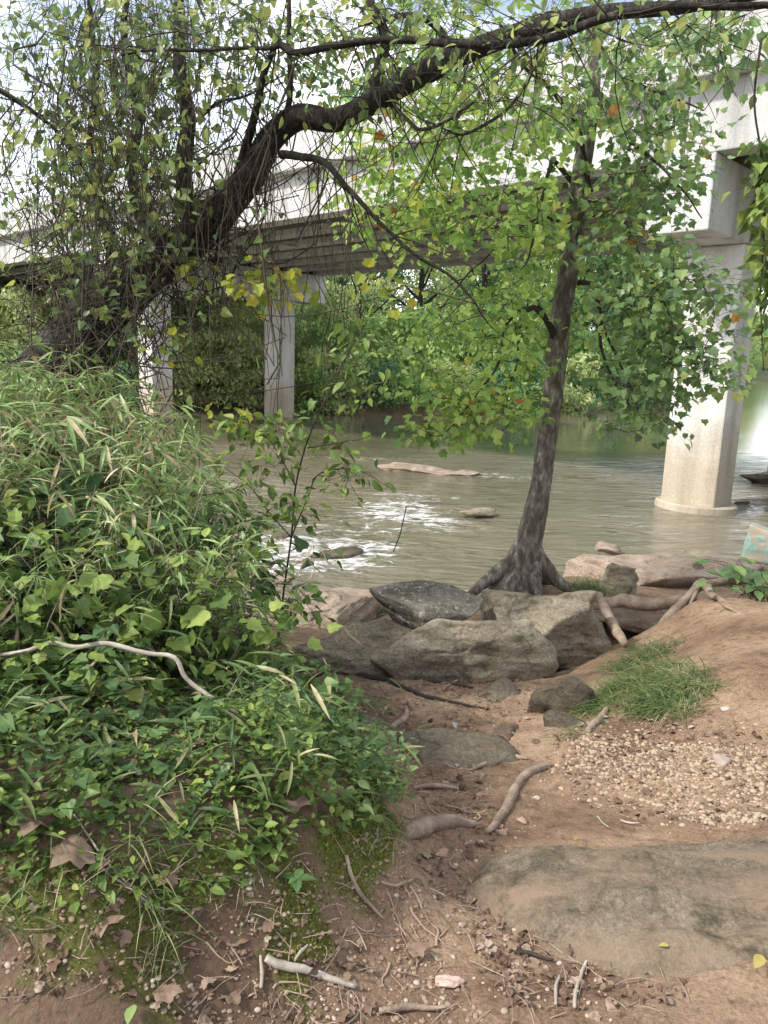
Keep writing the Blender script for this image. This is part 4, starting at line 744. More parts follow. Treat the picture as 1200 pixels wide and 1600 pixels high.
# ------------------------------------------------------------------ far bank woods
def fartree(h, cw, seed, mat, name, label, trunk=True, leaf=.30, n=5200, low=.1):
    r = np.random.default_rng(seed); t = empty(name, (0, 0, 0), label, 'tree', 'woods on the far bank')
    k = 34; c = []
    for i in range(k):
        z = r.uniform(low, .95); rad = cw*math.sqrt(max(.05, 1-((z-.5)/.55)**2))*r.uniform(.3, 1)*.5; a = r.uniform(0, 6.28); c.append((rad*math.cos(a), rad*math.sin(a), z*h, r.uniform(.12, .24)*cw))
    c = np.array(c); w_ = c[:, 3]**2; idx = r.choice(k, n, p=w_/w_.sum()); d = r.normal(size=(n, 3)); d /= np.linalg.norm(d, axis=1)[:, None]; d[:, 2] = np.abs(d[:, 2])*.9-.25
    P = c[idx, :3]+d*c[idx, 3:]*r.uniform(.65, 1.1, n)[:, None]; nr = d+r.normal(size=(n, 3))*.4; ax = np.cross(nr, r.normal(size=(n, 3))); ax[:, 2] -= .3*np.linalg.norm(ax, axis=1)
    m = MB(); leaves(m, OVAL_SMALL, P, ax, nr, leaf*r.uniform(.6, 1.3, n)); m.build('crown', mat, t, smooth=False)
    if trunk:
        m = MB(); tube(m, spline([(0, 0, -.5), (r.normal()*.2, r.normal()*.2, h*.4), (r.normal()*.4, r.normal()*.4, h*.85)], 5), [.22, .16, .05], 8, .2)
        for q in c[:14]: tube(m, bez(np.array([0, 0, q[2]*.6]), q[:3], .1, 5), np.linspace(.09, .03, 5), 4, cap=False)
        m.build('trunk', TWIG_D, t)
    return t
proto = [fartree(13, 8, 1, LM['far'], 'broadleaf_tree', 'mid green broadleaf tree in the dense wood on the far bank'), fartree(11, 8, 2, LM['far2'], 'pale_broadleaf_tree', 'pale yellow green tree in the dense wood on the far bank'),
         fartree(15, 7, 3, LM['far3'], 'dark_broadleaf_tree', 'dark green tree in the dense wood on the far bank'),
         fartree(3.2, 4.2, 4, LM['far2'], 'waterside_shrub', 'pale green shrub leaning over the far waterline', False, .20, 3400, .0), fartree(2.8, 4.0, 5, LM['far'], 'waterside_shrub', 'mid green shrub leaning over the far waterline', False, .20, 3400, .0), fartree(3.0, 4.4, 6, LM['far3'], 'waterside_shrub', 'dark green shrub overhanging the far waterline', False, .20, 3400, .0)]
for p_ in proto[3:]: p_['category'] = 'shrub'; p_['group'] = 'shrubs along the far waterline'
used = set()
def put(k, x, y, sc=1.):
    z = float(hgt(x, y, False)[0])-.2
    if k not in used:
        used.add(k); p_ = proto[k]; p_.location = (x, y, z); p_.rotation_euler = (0, 0, rng.uniform(0, 6)); p_.scale = (sc,)*3
    else: copy_tree(proto[k], (x, y, z), rng.uniform(0, 6.28), sc)
def under_bridge(x, y, m=2.5):
    q = np.array([x, y, 0])-B0; s = q@D; t = q@E_; return T0-m < t < T1+m
for x in np.arange(-34, 22, 2.1):      # waterline shrubs
    y = float(shore_far(x))+rng.uniform(-.2, 1.2); put(int(rng.choice([3, 4, 5], p=[.45, .35, .2])), x+rng.normal()*.4, y, rng.uniform(.75, 1.15))
for x in np.arange(-32, 26, 3.0):
    y = float(shore_far(x))+rng.uniform(3, 5); put(int(rng.choice([3, 4])), x, y, rng.uniform(1.1, 1.5))
for row, (dy, st) in enumerate([(5, 5.0), (10, 5.5), (17, 6.5), (26, 8)]):
    for x in np.arange(-52, 34, st):
        xx = x+rng.normal()*1.2; yy = float(shore_far(xx))+dy+rng.normal()*1.
        if under_bridge(xx, yy, 3.5): continue
        put(int(rng.choice([0, 1, 2], p=[.42, .33, .25])), xx, yy, rng.uniform(.8, 1.15)*(1 if row else .8))
for k_ in range(46):                   # low growth on the slope below the bridge and the wood far behind
    x = rng.uniform(-50, 5); y = float(shore_far(x))+rng.uniform(3, 26)
    if under_bridge(x, y, 2): put(int(rng.choice([3, 3, 4])), x, y, rng.uniform(.9, 1.35))
for dy in (38, 52):
    for x in np.arange(-95, 20, 8.5):
        xx = x+rng.normal()*1.5; yy = float(shore_far(xx))+dy+rng.normal()*2
        if not under_bridge(xx, yy, 3.5): put(int(rng.choice([0, 1, 2])), xx, yy, rng.uniform(.9, 1.1))
for x in np.arange(22, 190, 7):        # the far reach on the right
    y = float(shore_far(x)); put(int(rng.choice([0, 1, 2])), x, y+3, rng.uniform(.9, 1.2)); put(int(rng.choice([0, 2])), x+3-rng.uniform(0, 3), y+14, rng.uniform(1., 1.3))
for k in range(6):
    if k not in used: put(k, -20+k, 60)

# ------------------------------------------------------------------ canes (river cane with long narrow leaves)
def cane(seed, h, dryfrac):
    r = np.random.default_rng(seed); t = empty('river_cane', (0, 0, 0)); st = MB(); g_ = MB(); d_ = MB()
    for c in range(3):
        a = r.uniform(0, 6.28); lean = r.uniform(.1, .45)*h; hh = h*r.uniform(.75, 1.05); b = np.array([r.normal()*.05, r.normal()*.05, -.03]); e = b+np.array([math.cos(a)*lean, math.sin(a)*lean, hh])
        m_ = (b+e)/2+np.array([0, 0, .12*hh])-np.array([math.cos(a), math.sin(a), 0])*lean*.3; tt = np.linspace(0, 1, 12)[:, None]; P = (1-tt)**2*b+2*tt*(1-tt)*m_+tt*tt*e
        tube(st, P, np.linspace(.0045, .0015, 12), 5, cap=False)
        for q in range(34):
            u = r.uniform(.25, 1); p = P[int(u*11)]+r.normal(size=3)*.004; da = r.uniform(0, 6.28); tip = p+np.array([math.cos(da), math.sin(da), r.uniform(-.3, .6)])*r.uniform(.05, .2)
            tube(st, [p, (p+tip)/2+[0, 0, .01], tip], .0012, 3, cap=False)
            k = r.integers(2, 4)
            for _ in range(k):
                ax = np.array([[math.cos(da+r.normal()*.7), math.sin(da+r.normal()*.7), r.uniform(-.7, .5)]]); nr = np.array([[r.normal()*.4, r.normal()*.4, 1]])
                dr = r.random() < dryfrac; leaves(d_ if dr else g_, LANCE, tip[None], ax, nr, np.array([r.uniform(.09, .17)]))
    st.build('culm', solid_cane, t); g_.build('leaves', LM['cane'], t, smooth=False)
    if d_.n: d_.build('dry_leaves', LM['dry'], t, smooth=False)
    return t
solid_cane = solidmat('cane_culm', [(.3, (.12, .14, .05)), (.7, (.30, .27, .14))], 8., .6, 0)
canes = [cane(1, 1.25, .08), cane(2, 1.1, .2), cane(3, 1.35, .05), cane(4, .9, .32)]
labs = ['tall green river cane with narrow leaves in the thicket at left', 'green river cane with some dry tan leaves in the thicket', 'tallest arching green river cane in the thicket at left', 'short river cane with many bleached leaves in the thicket']
for c, l in zip(canes, labs): tag(c, l, 'cane', 'river canes in the left thicket')
spots = []
for i in range(62):
    x = rng.uniform(-3.0, -.95); y = rng.uniform(2.9, 5.2)
    if x > -1.25 and (y < 3.2 or y > 4.0): continue
    spots.append((x, y))
spots += [(-1.15, 2.45), (-1.55, 2.4), (-.8, 2.85), (-1.9, 2.5), (-1.3, 2.25), (-.5, 3.2), (-1.0, 2.7), (-.80, 3.95), (-.9, 3.6), (-2.1, 2.7), (-2.4, 3.0), (-1.7, 2.8)]
for i, (x, y) in enumerate(spots):
    k = i % 4; z = float(hgt(x, y)[0]); far = np.interp(y, [2.2, 2.6, 3.5, 5], [.4, .7, 1.0, 1.1])*(.8 if x > -1.2 else 1)
    zt = float(z); sc = far*rng.uniform(.8, 1.08)
    if i < 4: canes[k].location = (x, y, z); canes[k].rotation_euler = (0, 0, rng.uniform(0, 6)); canes[k].scale = (sc,)*3
    else: copy_tree(canes[k], (x, y, z), rng.uniform(0, 6.28), sc)

# ------------------------------------------------------------------ broadleaf shrubs
def shrub(seed, h, wd, tmpl, size, mat, ncl, per, name='shrub', twm=TWIG_D):
    global rng
    keep = rng; rng = np.random.default_rng(seed); t = empty(name, (0, 0, 0)); st = MB(); lf_ = MB(); nd = []
    for c in range(5):
        a = rng.uniform(0, 6.28); e = np.array([math.cos(a)*wd*.35, math.sin(a)*wd*.35, h*rng.uniform(.6, .95)]); p = bez(np.zeros(3), e, .1, 9, .08); tube(st, p, np.linspace(.009, .003, 9), 5, cap=False); nd += p[2:].tolist()
    T = [np.array([rng.normal()*wd*.33, rng.normal()*wd*.33, h*rng.uniform(.15, 1)]) for _ in range(ncl)]
    grow(st, np.array(nd), T, .0, .0015, .004, .15, 4, .1); sprays(st, lf_, tmpl, T, [per]*ncl, .09, size, .3)
    st.build('stems', twm, t); lf_.build('foliage', mat, t, smooth=False); rng = keep; return t
sh = [tag(shrub(1, .8, .8, OVATE, .075, LM['bush'], 42, 9), 'mid green oval leaved shrub in the left thicket', 'shrub', 'broadleaf shrubs in the left thicket'),
      tag(shrub(2, .6, .8, IVY, .085, LM['dark'], 36, 8), 'dark blue green shrub with large leaves in the left thicket', 'shrub', 'broadleaf shrubs in the left thicket'),
      tag(shrub(3, .5, .6, MAPLE, .085, LM['bush'], 26, 7), 'low shrub with lobed leaves in the left thicket', 'shrub', 'broadleaf shrubs in the left thicket')]
ss = [(-1.0,2.35,2,.62),(-1.45,2.25,0,.5),(-.7,2.7,0,.5),(-1.85,2.3,2,.75),(-.45,2.95,2,.55),(-1.2,2.1,2,.45),(-1.7,2.15,0,.5),(-.95,2.95,0,.8),(-1.35,3.0,0,.9),(-1.0,3.3,0,.95),(-1.75,2.9,1,.9),(-2.1,3.3,1,1),(-1.5,3.6,1,1),(-.95,2.75,2,.9),(-1.35,2.6,2,.9),(-.75,3.1,2,.9),(-1.9,2.5,2,1),(-2.4,4.2,0,1.1),(-1.6,4.4,0,1.1),(-1.1,4.5,1,1.1),(-2.8,3.6,1,1.2),(-2.0,5.2,0,1.3),(-3.0,5.2,1,1.3),(-1.5,5.3,0,1.2),(-2.5,5.9,0,1.5),(-3.4,6.2,1,1.5),(-1.9,6.2,0,1.3)]
seen = set()
for x, y, k, s in ss:
    z = float(hgt(x, y)[0])-.02
    if k not in seen: seen.add(k); sh[k].location = (x, y, z); sh[k].scale = (s,)*3
    else: copy_tree(sh[k], (x, y, z), rng.uniform(0, 6.28), s)
mb = MB(); dl = MB()
for i in range(120):
    x = rng.uniform(-2.6, -.55); y = rng.uniform(2.3, 4.6); z = float(hgt(x, y)[0]); h = rng.uniform(.25, .95)*np.interp(y, [2.3, 3.2, 4.6], [.5, 1, 1.15]); e = np.array([x+rng.normal()*.28, y+rng.normal()*.2, z+h]); p = bez(np.array([x, y, z-.02]), e, rng.normal()*.12, 9, .07); tube(mb, p, np.linspace(rng.uniform(.002, .0045), .001, 9), 5, cap=False)
    if i % 2:
        k_ = rng.integers(3, 9); q = p[rng.integers(4, 9, k_)]; ax = rv(k_, -.9); leaves(dl, LANCE, q, ax, rv(k_, .5), rng.uniform(.07, .15, k_))
tag(mb.build('dead_stems', TWIG_P, origin=(-1.5, 3.3, .3)), 'thin straw coloured dead stems criss crossing through the thicket', 'stems', kind='stuff')
tag(dl.build('bleached_cane_leaves', LM['dry'], origin=(-1.5, 3.3, .3), smooth=False), 'bleached narrow leaves hanging from dead stems in the thicket', 'leaves', kind='stuff')
# leaning sapling reaching over the river view
sb_ = G(430, 1050); sp = empty('sapling', sb_, 'slim leafy sapling leaning out toward the river from the thicket', 'sapling'); st = MB(); nd = []
def sl_(pts, r):
    P = spline([PY(a, b, y) for a, b, y in pts], 6); P[0] = P[0]; tube(st, P-sb_, r, 6, .1); nd.extend((P-sb_).tolist())
Y0 = sb_[1]
sl_([(430,1055,Y0),(440,950,Y0-.0),(455,840,Y0-.1),(462,760,Y0-.15),(480,690,Y0-.2),(510,620,Y0-.25),(545,550,Y0-.3),(575,500,Y0-.35)], [.008, .007, .006, .006, .005, .004, .002])
sl_([(455,840,Y0-.1),(480,780,Y0-.1),(500,740,Y0-.1),(560,735,Y0-.2),(620,770,Y0-.25)], [.005, .004, .0035, .0015])
sl_([(462,760,Y0-.15),(430,700,Y0-.1),(400,670,Y0-.1),(380,660,Y0-.1)], [.004, .003, .002])
sl_([(480,700,Y0-.2),(540,690,Y0-.25),(580,680,Y0-.3),(640,640,Y0-.3)], [.004, .003, .002])
sl_([(455,840,Y0-.1),(420,800,Y0),(390,760,Y0),(350,730,Y0)], [.004, .003, .002])
sl_([(510,620,Y0-.25),(560,600,Y0-.3),(620,575,Y0-.3)], [.003, .0025, .0015])
Cs, ns = ell([(560,580,50,50,Y0-.3,.08,12,6),(560,520,40,25,Y0-.35,.06,6,6),(470,680,70,40,Y0-.2,.1,14,6),(560,745,60,25,Y0-.2,.08,9,6),(400,690,60,50,Y0-.1,.1,16,6),(440,790,60,50,Y0-.1,.1,14,6),(400,870,50,60,Y0,.1,16,7),(620,575,20,15,Y0-.3,.04,3,5)])
grow(st, np.array(nd), [c-sb_ for c in Cs], 0, .001, .004, .12, 4, .08); lf_ = MB(); sprays(st, lf_, OVATE, [c-sb_ for c in Cs], ns, .07, .075, .35, .001)
st.build('stem', TWIG_D, sp); lf_.build('foliage', LM['bush'], sp, smooth=False)
# pale dead branches in the thicket
def dbranch(label, pts, r, mat=TWIG_P):
    P = spline([PY(a, b, y) for a, b, y in pts], 6); P = P+np.stack([fbm(P, 6, 2, 50+k)*.015 for k in range(3)], 1); m = MB(); tube(m, P, r, 8, .25); return tag(m.build('dead_branch', mat, origin=P[0]), label, 'branch', 'bare dead branches in the thicket')
dbranch('pale bare crooked branch crossing low in the thicket from the left edge', [(-40,1035,2.2),(40,1018,2.2),(80,1003,2.2),(120,1012,2.2),(170,1010,2.2),(225,1022,2.2),(270,1028,2.2),(290,1060,2.2),(330,1085,2.2),(372,1110,2.2)], [.006, .007, .007, .008, .008, .007, .007, .007, .005])
dbranch('grey bare branch rising behind the low pale branch', [(110,945,2.75),(150,952,2.7),(190,975,2.65),(215,1000,2.6),(250,1026,2.55)], [.004, .005, .006, .006, .005])
dbranch('thin pale twig lying level near the bottom of the thicket', [(-20,1150,2.3),(60,1146,2.3),(115,1144,2.3),(185,1162,2.3)], [.002, .003, .002])
dbranch('pale short stem standing upright in the thicket behind the branches', [(135,960,2.75),(140,900,2.8),(150,880,2.8),(195,860,2.8)], [.005, .005, .004, .003])
dbranch('thin dark twig hanging alone over the riffle', [(636,790,4.6),(628,825,4.6),(615,862,4.6)], [.003, .004, .003], TWIG_D)

# ------------------------------------------------------------------ right edge plants
rb = PY(1230, 640, 4.4); rvb = empty('hanging_creeper', PY(1235, 300, 4.5), 'bright green creeper hanging down the right edge before the bridge pier', 'creeper'); o_ = np.array(rvb.location); st = MB(); nd = []
for x in (1190, 1205, 1225):
    P = spline([PY(x+rng.normal()*6, y, 4.5) for y in (60, 160, 260, 360, 460, 580)], 6); tube(st, P-o_, np.linspace(.007, .003, len(P)), 5); nd.extend((P-o_).tolist())
Cs, ns = ell([(1206,260,14,50,4.5,.08,13,8),(1202,330,14,60,4.5,.08,13,8),(1210,420,16,60,4.5,.08,12,8),(1215,520,16,50,4.5,.08,7,7)])
grow(st, np.array(nd), [c-o_ for c in Cs], 0, .001, .004, .12, 4, .08); lf_ = MB(); sprays(st, lf_, IVY, [c-o_ for c in Cs], ns, .06, .075, .7, .001); st.build('stems', TWIG_D, rvb); lf_.build('foliage', LM['bush'], rvb, smooth=False)
pb = PZ(1185, 935, -.3); t = empty('leafy_plant', pb, 'low plant with broad blue green leaves at the right edge of the dirt mound', 'plant'); lf_ = MB(); st = MB()
for i in range(60):
    e = pb+np.array([rng.normal()*.22, rng.normal()*.2, rng.uniform(.03, .26)]); tube(st, bez(np.zeros(3)+[rng.normal()*.1, rng.normal()*.08, 0], e-pb, .2, 5), .0025, 4, cap=False)
    leaves(lf_, OVATE, (e-pb)[None], np.array([[rng.normal(), -abs(rng.normal())*.8, -.1]]), np.array([[0, -.3, 1.]]), rng.uniform(.09, .16, 1))
st.build('stems', TWIG_D, t); lf_.build('foliage', LM['cool'], t, smooth=False)
# ------------------------------------------------------------------ grass tufts
def tuft(label, spots_, n, ln, rad, mat=None, name='grass_clump', yaw=None):
    o = G(*spots_[0]) if len(spots_[0]) == 2 else PZ(*spots_[0]); lf_ = MB()
    for s_ in spots_:
        c = (G(*s_) if len(s_) == 2 else PZ(*s_)); p = c+rng.normal(size=(n, 3))*rad*np.array([1, 1, 0]); a = rng.uniform(0, 6.28, n); up = rng.uniform(.7, 2.6, n)
        ax = np.stack([np.cos(a), np.sin(a)-.2, up], 1); nr = np.stack([-np.cos(a)*up, -np.sin(a)*up, np.ones(n)], 1)+rng.normal(size=(n, 3))*.25
        if len(s_) == 2: p[:, 2] = hgt(p[:, 0], p[:, 1])-.01
        leaves(lf_, BLADE, p, ax, nr, ln*rng.uniform(.5, 1.2, n))
    return tag(lf_.build(name, mat or LM['grass'], origin=o, smooth=False), label, 'grass')
tuft('large clump of long drooping green grass between gravel and dirt mound', [(1000,1065),(1040,1050),(960,1085),(1060,1085),(1010,1110),(975,1050),(1080,1080),(1030,1090),(1000,1030),(930,1110),(1050,1110),(985,1080),(1065,1060),(1030,1020)], 210, .19, .07)
tuft('small bright grass tuft in front of the pale ledge behind the boulder', [(905,925,-.9),(935,925,-.9),(920,918,-.92)], 160, .26, .10)
tuft('thin grass sprig beside the dark angular rock', [(905,1150),(925,1135)], 50, .14, .04)
tuft('grass tuft on the front of the mossy bank', [(235,1440),(255,1430)], 70, .12, .03)
tuft('grass tuft hanging over the bank edge right of the plants', [(600,1290),(590,1255),(570,1310)], 60, .10, .04)
tuft('sparse grass blades on the mossy bank near left edge', [(40,1390),(70,1380),(15,1420)], 40, .13, .04)
tuft('grass tuft in the middle of the mossy bank lip', [(380,1400),(395,1385)], 50, .08, .025)
tuft('grass tuft at top of bank above the first tuft', [(240,1330),(300,1320),(200,1310)], 50, .14, .04)
tuft('grass fringe at slab corner beneath the gravel', [(1142,1301)], 70, .035, .02)
tuft('small grass sprout next to twisted root stump', [(762,1282),(768,1275)], 25, .05, .015)

def scatter(polygon, n):
    W_ = np.array([G(*q)[:2] for q in polygon]); lo = W_.min(0); hi = W_.max(0); x = rng.uniform(lo[0], hi[0], n*5); y = rng.uniform(lo[1], hi[1], n*5); c = np.zeros(len(x), bool); j = len(W_)-1
    for i in range(len(W_)):
        xi, yi = W_[i]; xj, yj = W_[j]; c ^= ((yi > y) != (yj > y)) & (x < (xj-xi)*(y-yi)/(yj-yi+1e-12)+xi); j = i
    x = x[c][:n]; y = y[c][:n]; return x, y, hgt(x, y)
def litter(polys, size, name, label, mat=LM['fall'], tm=CRUMP):
    m = MB(); X_, Y_, Z_ = [np.concatenate(a) for a in zip(*[scatter(p, n) for p, n in polys])]; n = len(X_); o = np.array([X_.mean(), Y_.mean(), Z_.mean()])
    ax = rv(n); ax[:, 2] *= .3; nr = rv(n, 1.8); leaves(m, tm, np.stack([X_, Y_, Z_+.008], 1), ax, nr, size*rng.uniform(.25, 1.0, n)**1.0*rng.choice([1, 1, 1, 1.7], n)); return tag(m.build(name, mat, origin=o, smooth=False), label, 'leaf litter', kind='stuff')
# ------------------------------------------------------------------ ground cover (uncountable)
def cover(n, region, tmpl, size, hmax, mat, name, label, ground=None):
    lf_ = MB(); P = []
    while len(P) < n:
        a, b = region(); p = G(a, b); P.append(p)
    P = np.array(P); return P
def covermesh(n, polygon, tmpl, size, hmax, mat, name, label, per=5):
    # plants scattered over a ground area given by its corners
    W_ = np.array([G(*q)[:2] for q in polygon]); lo = W_.min(0); hi = W_.max(0); out = []
    def inside(x, y):
        c = np.zeros(len(x), bool); j = len(W_)-1
        for i in range(len(W_)):
            xi, yi = W_[i]; xj, yj = W_[j]; m_ = ((yi > y) != (yj > y)) & (x < (xj-xi)*(y-yi)/(yj-yi+1e-12)+xi); c ^= m_; j = i
        return c
    x = rng.uniform(lo[0], hi[0], n*6); y = rng.uniform(lo[1], hi[1], n*6); k = inside(x, y); x = x[k][:n]; y = y[k][:n]; z = hgt(x, y); n = len(x)
    dens = fbm(np.stack([x, y, x*0], 1), 3.5, 3, 77); keep = dens > -.35+rng.normal(size=n)*.1; x = x[keep]; y = y[keep]; z = z[keep]; n = len(x); hm = hmax*np.clip(.8+dens[keep]*2.6, .15, 2.2)
    lf_ = MB(); o = np.array([x.mean(), y.mean(), z.mean()])
    for q in range(per):
        h = hm*rng.uniform(.1, 1, n); p = np.stack([x+rng.normal(size=n)*size*.5, y+rng.normal(size=n)*size*.5, z+h], 1)
        ax = rv(n, .0); ax[:, 2] = rng.uniform(-.3, .4, n); nr = rv(n, 1.6); leaves(lf_, tmpl, p, ax, nr, size*rng.uniform(.5, 1.3, n))
    return tag(lf_.build(name, mat, origin=o, smooth=False), label, 'ground cover', kind='stuff')
POLY1 = [(-250,1000),(0,1010),(250,1010),(400,1020),(470,1100),(560,1190),(625,1245),(600,1270),(500,1300),(430,1285),(300,1330),(200,1310),(100,1360),(-100,1370),(-300,1380)]
covermesh(2600, POLY1, OVATE, .028, .12, LM['bush'], 'ground_cover', 'low carpet of small green leaves at the thicket foot')
covermesh(600, POLY1, IVY, .042, .18, LM['dark'], 'ivy_ground_cover', 'darker ivy like leaves mixed into the green carpet')
covermesh(620, POLY1, LANCE, .10, .18, LM['grass'], 'grass_ground_cover', 'narrow grass leaves mixed into the green carpet', 6)
covermesh(420, [(380,1080),(470,1100),(640,1230),(560,1290),(430,1230)], OVATE, .04, .10, LM['cane'], 'clover_ground_cover', 'brighter small leaves along the edge of the path')
covermesh(260, [(-200,1300),(300,1290),(560,1260),(600,1300),(420,1390),(100,1440),(-200,1450)], OVATE, .035, .05, LM['bush'], 'moss_bank_plants', 'scattered small plants on the mossy bank lip', 4)
litter([(POLY1, 420)], .05, 'thicket_leaf_litter', 'dead brown leaves caught in the green carpet')
# single seedling with four leaves on the bare bank
o_ = G(462, 1402); m = MB(); leaves(m, OVATE, np.zeros((5, 3))+[0, 0, .05], np.array([[1, .1, .1], [-.9, .3, .1], [.2, -1, .1], [.3, 1, .2], [-.5, -.8, .3]]), np.array([[0, 0, 1.]]*5)+.05, np.array([.055, .05, .05, .045, .03]))
t = empty('seedling', o_, 'lone seedling with four broad leaves on the bare soil bank', 'seedling'); m.build('leaves', LM['dark'], t, smooth=False); m = MB(); tube(m, [(0, 0, -.01), (.002, 0, .025), (0, 0, .05)], .002, 5); m.build('stem', solid_cane, t)

# ------------------------------------------------------------------ gravel, litter, stones
PEB = solidmat('pebbles', [(.10, (.06, .042, .03)), (.4, (.14, .092, .06)), (.7, (.22, .15, .098)), (.97, (.36, .28, .20))], 30., .75, .15, 60., island=.85)
def pebbles(polys, s0, s1, name, label, mat):
    m = MB(); v, f = ICO[2]; X_, Y_, Z_ = [np.concatenate(a) for a in zip(*[scatter(p, n) for p, n in polys])]; n = len(X_); o = np.array([X_.mean(), Y_.mean(), Z_.mean()])
    s = s0*(s1/s0)**(rng.random(n)**1.8); a = rng.uniform(0, 6.28, n); el = rng.uniform(.55, 1, (n, 3)); el[:, 2] *= .6
    d = v[None]*(el*s[:, None])[:, None]*(1+.12*_h(np.arange(n)[:, None]*7, np.arange(len(v))[None]*13, 3, 5)[..., None]-.06)
    ca, sa = np.cos(a)[:, None], np.sin(a)[:, None]; x = d[..., 0]*ca-d[..., 1]*sa; y = d[..., 0]*sa+d[..., 1]*ca
    P = np.stack([x+X_[:, None], y+Y_[:, None], d[..., 2]+(Z_+s*.1)[:, None]], -1).reshape(-1, 3); T = (f[None]+(np.arange(n)*len(v))[:, None, None]).reshape(-1, 3)
    return tag(m.add(P, T).build(name, mat, origin=o), label, 'gravel', kind='stuff')
GP = [(905,1150),(985,1150),(1080,1165),(1200,1165),(1300,1180),(1300,1270),(1200,1285),(1130,1300),(1050,1280),(1000,1255),(930,1225),(870,1205)]
pebbles([(GP, 4300), ([(860,1140),(1250,1130),(1300,1310),(1100,1320),(850,1230)], 700)], .003, .017, 'gravel', 'patch of tan and cream river pebbles above the slab', PEB)
pebbles([([(500,1060),(820,1060),(900,1200),(800,1330),(620,1300),(560,1200)], 520), ([(600,1300),(800,1300),(1000,1600),(500,1600)], 260), ([(0,1420),(500,1400),(600,1600),(0,1600)], 200)], .002, .012, 'small_stones', 'small stones and crumbs strewn over the dirt path', solidmat('crumbs', [(.2, (.11, .075, .052)), (.6, (.22, .16, .115)), (.9, (.38, .31, .245))], 30., .85, 0, island=.8))
pebbles([([(-50,1400),(500,1370),(600,1300),(640,1330),(680,1480),(760,1600),(-50,1600)], 2600), ([(480,1060),(860,1080),(860,1300),(640,1320),(560,1180)], 1300), ([(840,1080),(1200,980),(1250,1290),(860,1160)], 700)], .0015, .010, 'soil_crumbs', 'crumbs of reddish soil strewn over bare ground', solidmat('soil_crumb', [(.2, (.09, .058, .04)), (.6, (.18, .12, .082)), (.9, (.27, .19, .135))], 30., .9, 0, island=.8))
litter([([(480,1040),(640,1045),(800,1065),(860,1100),(760,1180),(620,1180),(540,1120)], 800), ([(820,1450),(1050,1530),(1100,1580),(800,1600),(750,1500)], 170), ([(680,1330),(780,1420),(830,1520),(760,1540),(690,1420),(640,1330)], 120), ([(620,1180),(760,1200),(800,1330),(640,1330)], 240),
        ([(860,1150),(1200,1140),(1250,1300),(900,1270)], 420), ([(0,1400),(400,1380),(560,1480),(600,1600),(0,1600)], 260), ([(880,1100),(1100,1110),(1200,1160),(900,1160)], 160)], .028, 'leaf_litter', 'brown broken leaf litter over the path and bank')
m = MB()                               # twig litter
for poly, n in [([(480,1040),(800,1060),(820,1200),(640,1320),(560,1150)], 150), ([(620,1330),(760,1340),(1080,1560),(1000,1600),(600,1600)], 130), ([(0,1400),(560,1400),(600,1600),(0,1600)], 130), ([(860,1120),(1200,1130),(1200,1290),(870,1240)], 70)]:
    X_, Y_, Z_ = scatter(poly, n)
    for x, y, z in zip(X_, Y_, Z_):
        a = rng.uniform(0, 6.28); l = rng.uniform(.015, .07); d = np.array([math.cos(a)*l, math.sin(a)*l, 0]); p0 = np.array([x, y, z+.006])-d; p1 = np.array([x, y, z+.006])+d; p0[2] = float(z)+.006; tube(m, bez(p0, p1, .1, 4, .12), rng.uniform(.0008, .0022), 4, cap=False)
tag(m.build('twig_litter', ROOT, origin=(0, 2.5, 0)), 'scatter of fine broken twigs on the soil', 'twigs', kind='stuff')
x = rng.uniform(-2.4, .6, 90000); y = rng.uniform(1.6, 3.0, 90000); q3 = np.stack([x, y, x*0], 1); k_ = dlip(x, y)+fbm(q3, 6, 4, 31)*.30 < .07+rng.normal(size=len(x))*.02; x = x[k_][:9000]; y = y[k_][:9000]
m = MB(); ax = rv(len(x), 1.2); leaves(m, OVAL_SMALL, np.stack([x, y, hgt(x, y)], 1), ax, rv(len(x), .3), rng.uniform(.006, .015, len(x)))
MOSS = leafmat('moss_shoots', [(0, (.06, .08, .015)), (.5, (.14, .17, .03)), (1, (.26, .28, .06))], .3, .7, 6., .1)
tag(m.build('moss', MOSS, origin=(-.8, 2.2, .3), smooth=False), 'cushion moss growing in patches along the bank lip', 'moss', kind='stuff')
m = MB()
for px_, py_, n_, ln_ in [(640,1075,26,.22),(560,1090,16,.2),(720,1190,16,.2),(600,1400,16,.16),(700,1290,12,.16),(900,1120,12,.14),(1120,960,10,.16),(500,1440,10,.14),(1040,990,8,.14)]:
    c_ = G(px_, py_)
    for q in range(n_):
        a = rng.uniform(0, 6.28); st_ = c_[:2]+rng.normal(size=2)*.22; t_n = 14; tt = np.linspace(0, 1, t_n); hd = a+np.cumsum(rng.normal(size=t_n)*.28); L_ = ln_*rng.uniform(.4, 1.6)/t_n; xx = st_[0]+np.cumsum(np.cos(hd))*L_; yy = st_[1]+np.cumsum(np.sin(hd))*L_
        zz = hgt(xx, yy); zz = np.convolve(np.pad(zz, 1, 'edge'), np.ones(3)/3, 'valid')+.004; tube(m, np.stack([xx, yy, zz], 1), np.linspace(rng.uniform(.0015, .005), .0007, t_n), 5, cap=False)
tag(m.build('rootlets', solidmat('rootlet', [(.3, (.10, .065, .045)), (.7, (.30, .22, .16))], 6., .85, .2, island=.6), origin=(0, 3.5, -.3)), 'mesh of fine exposed rootlets on the eroded soil', 'roots', kind='stuff')
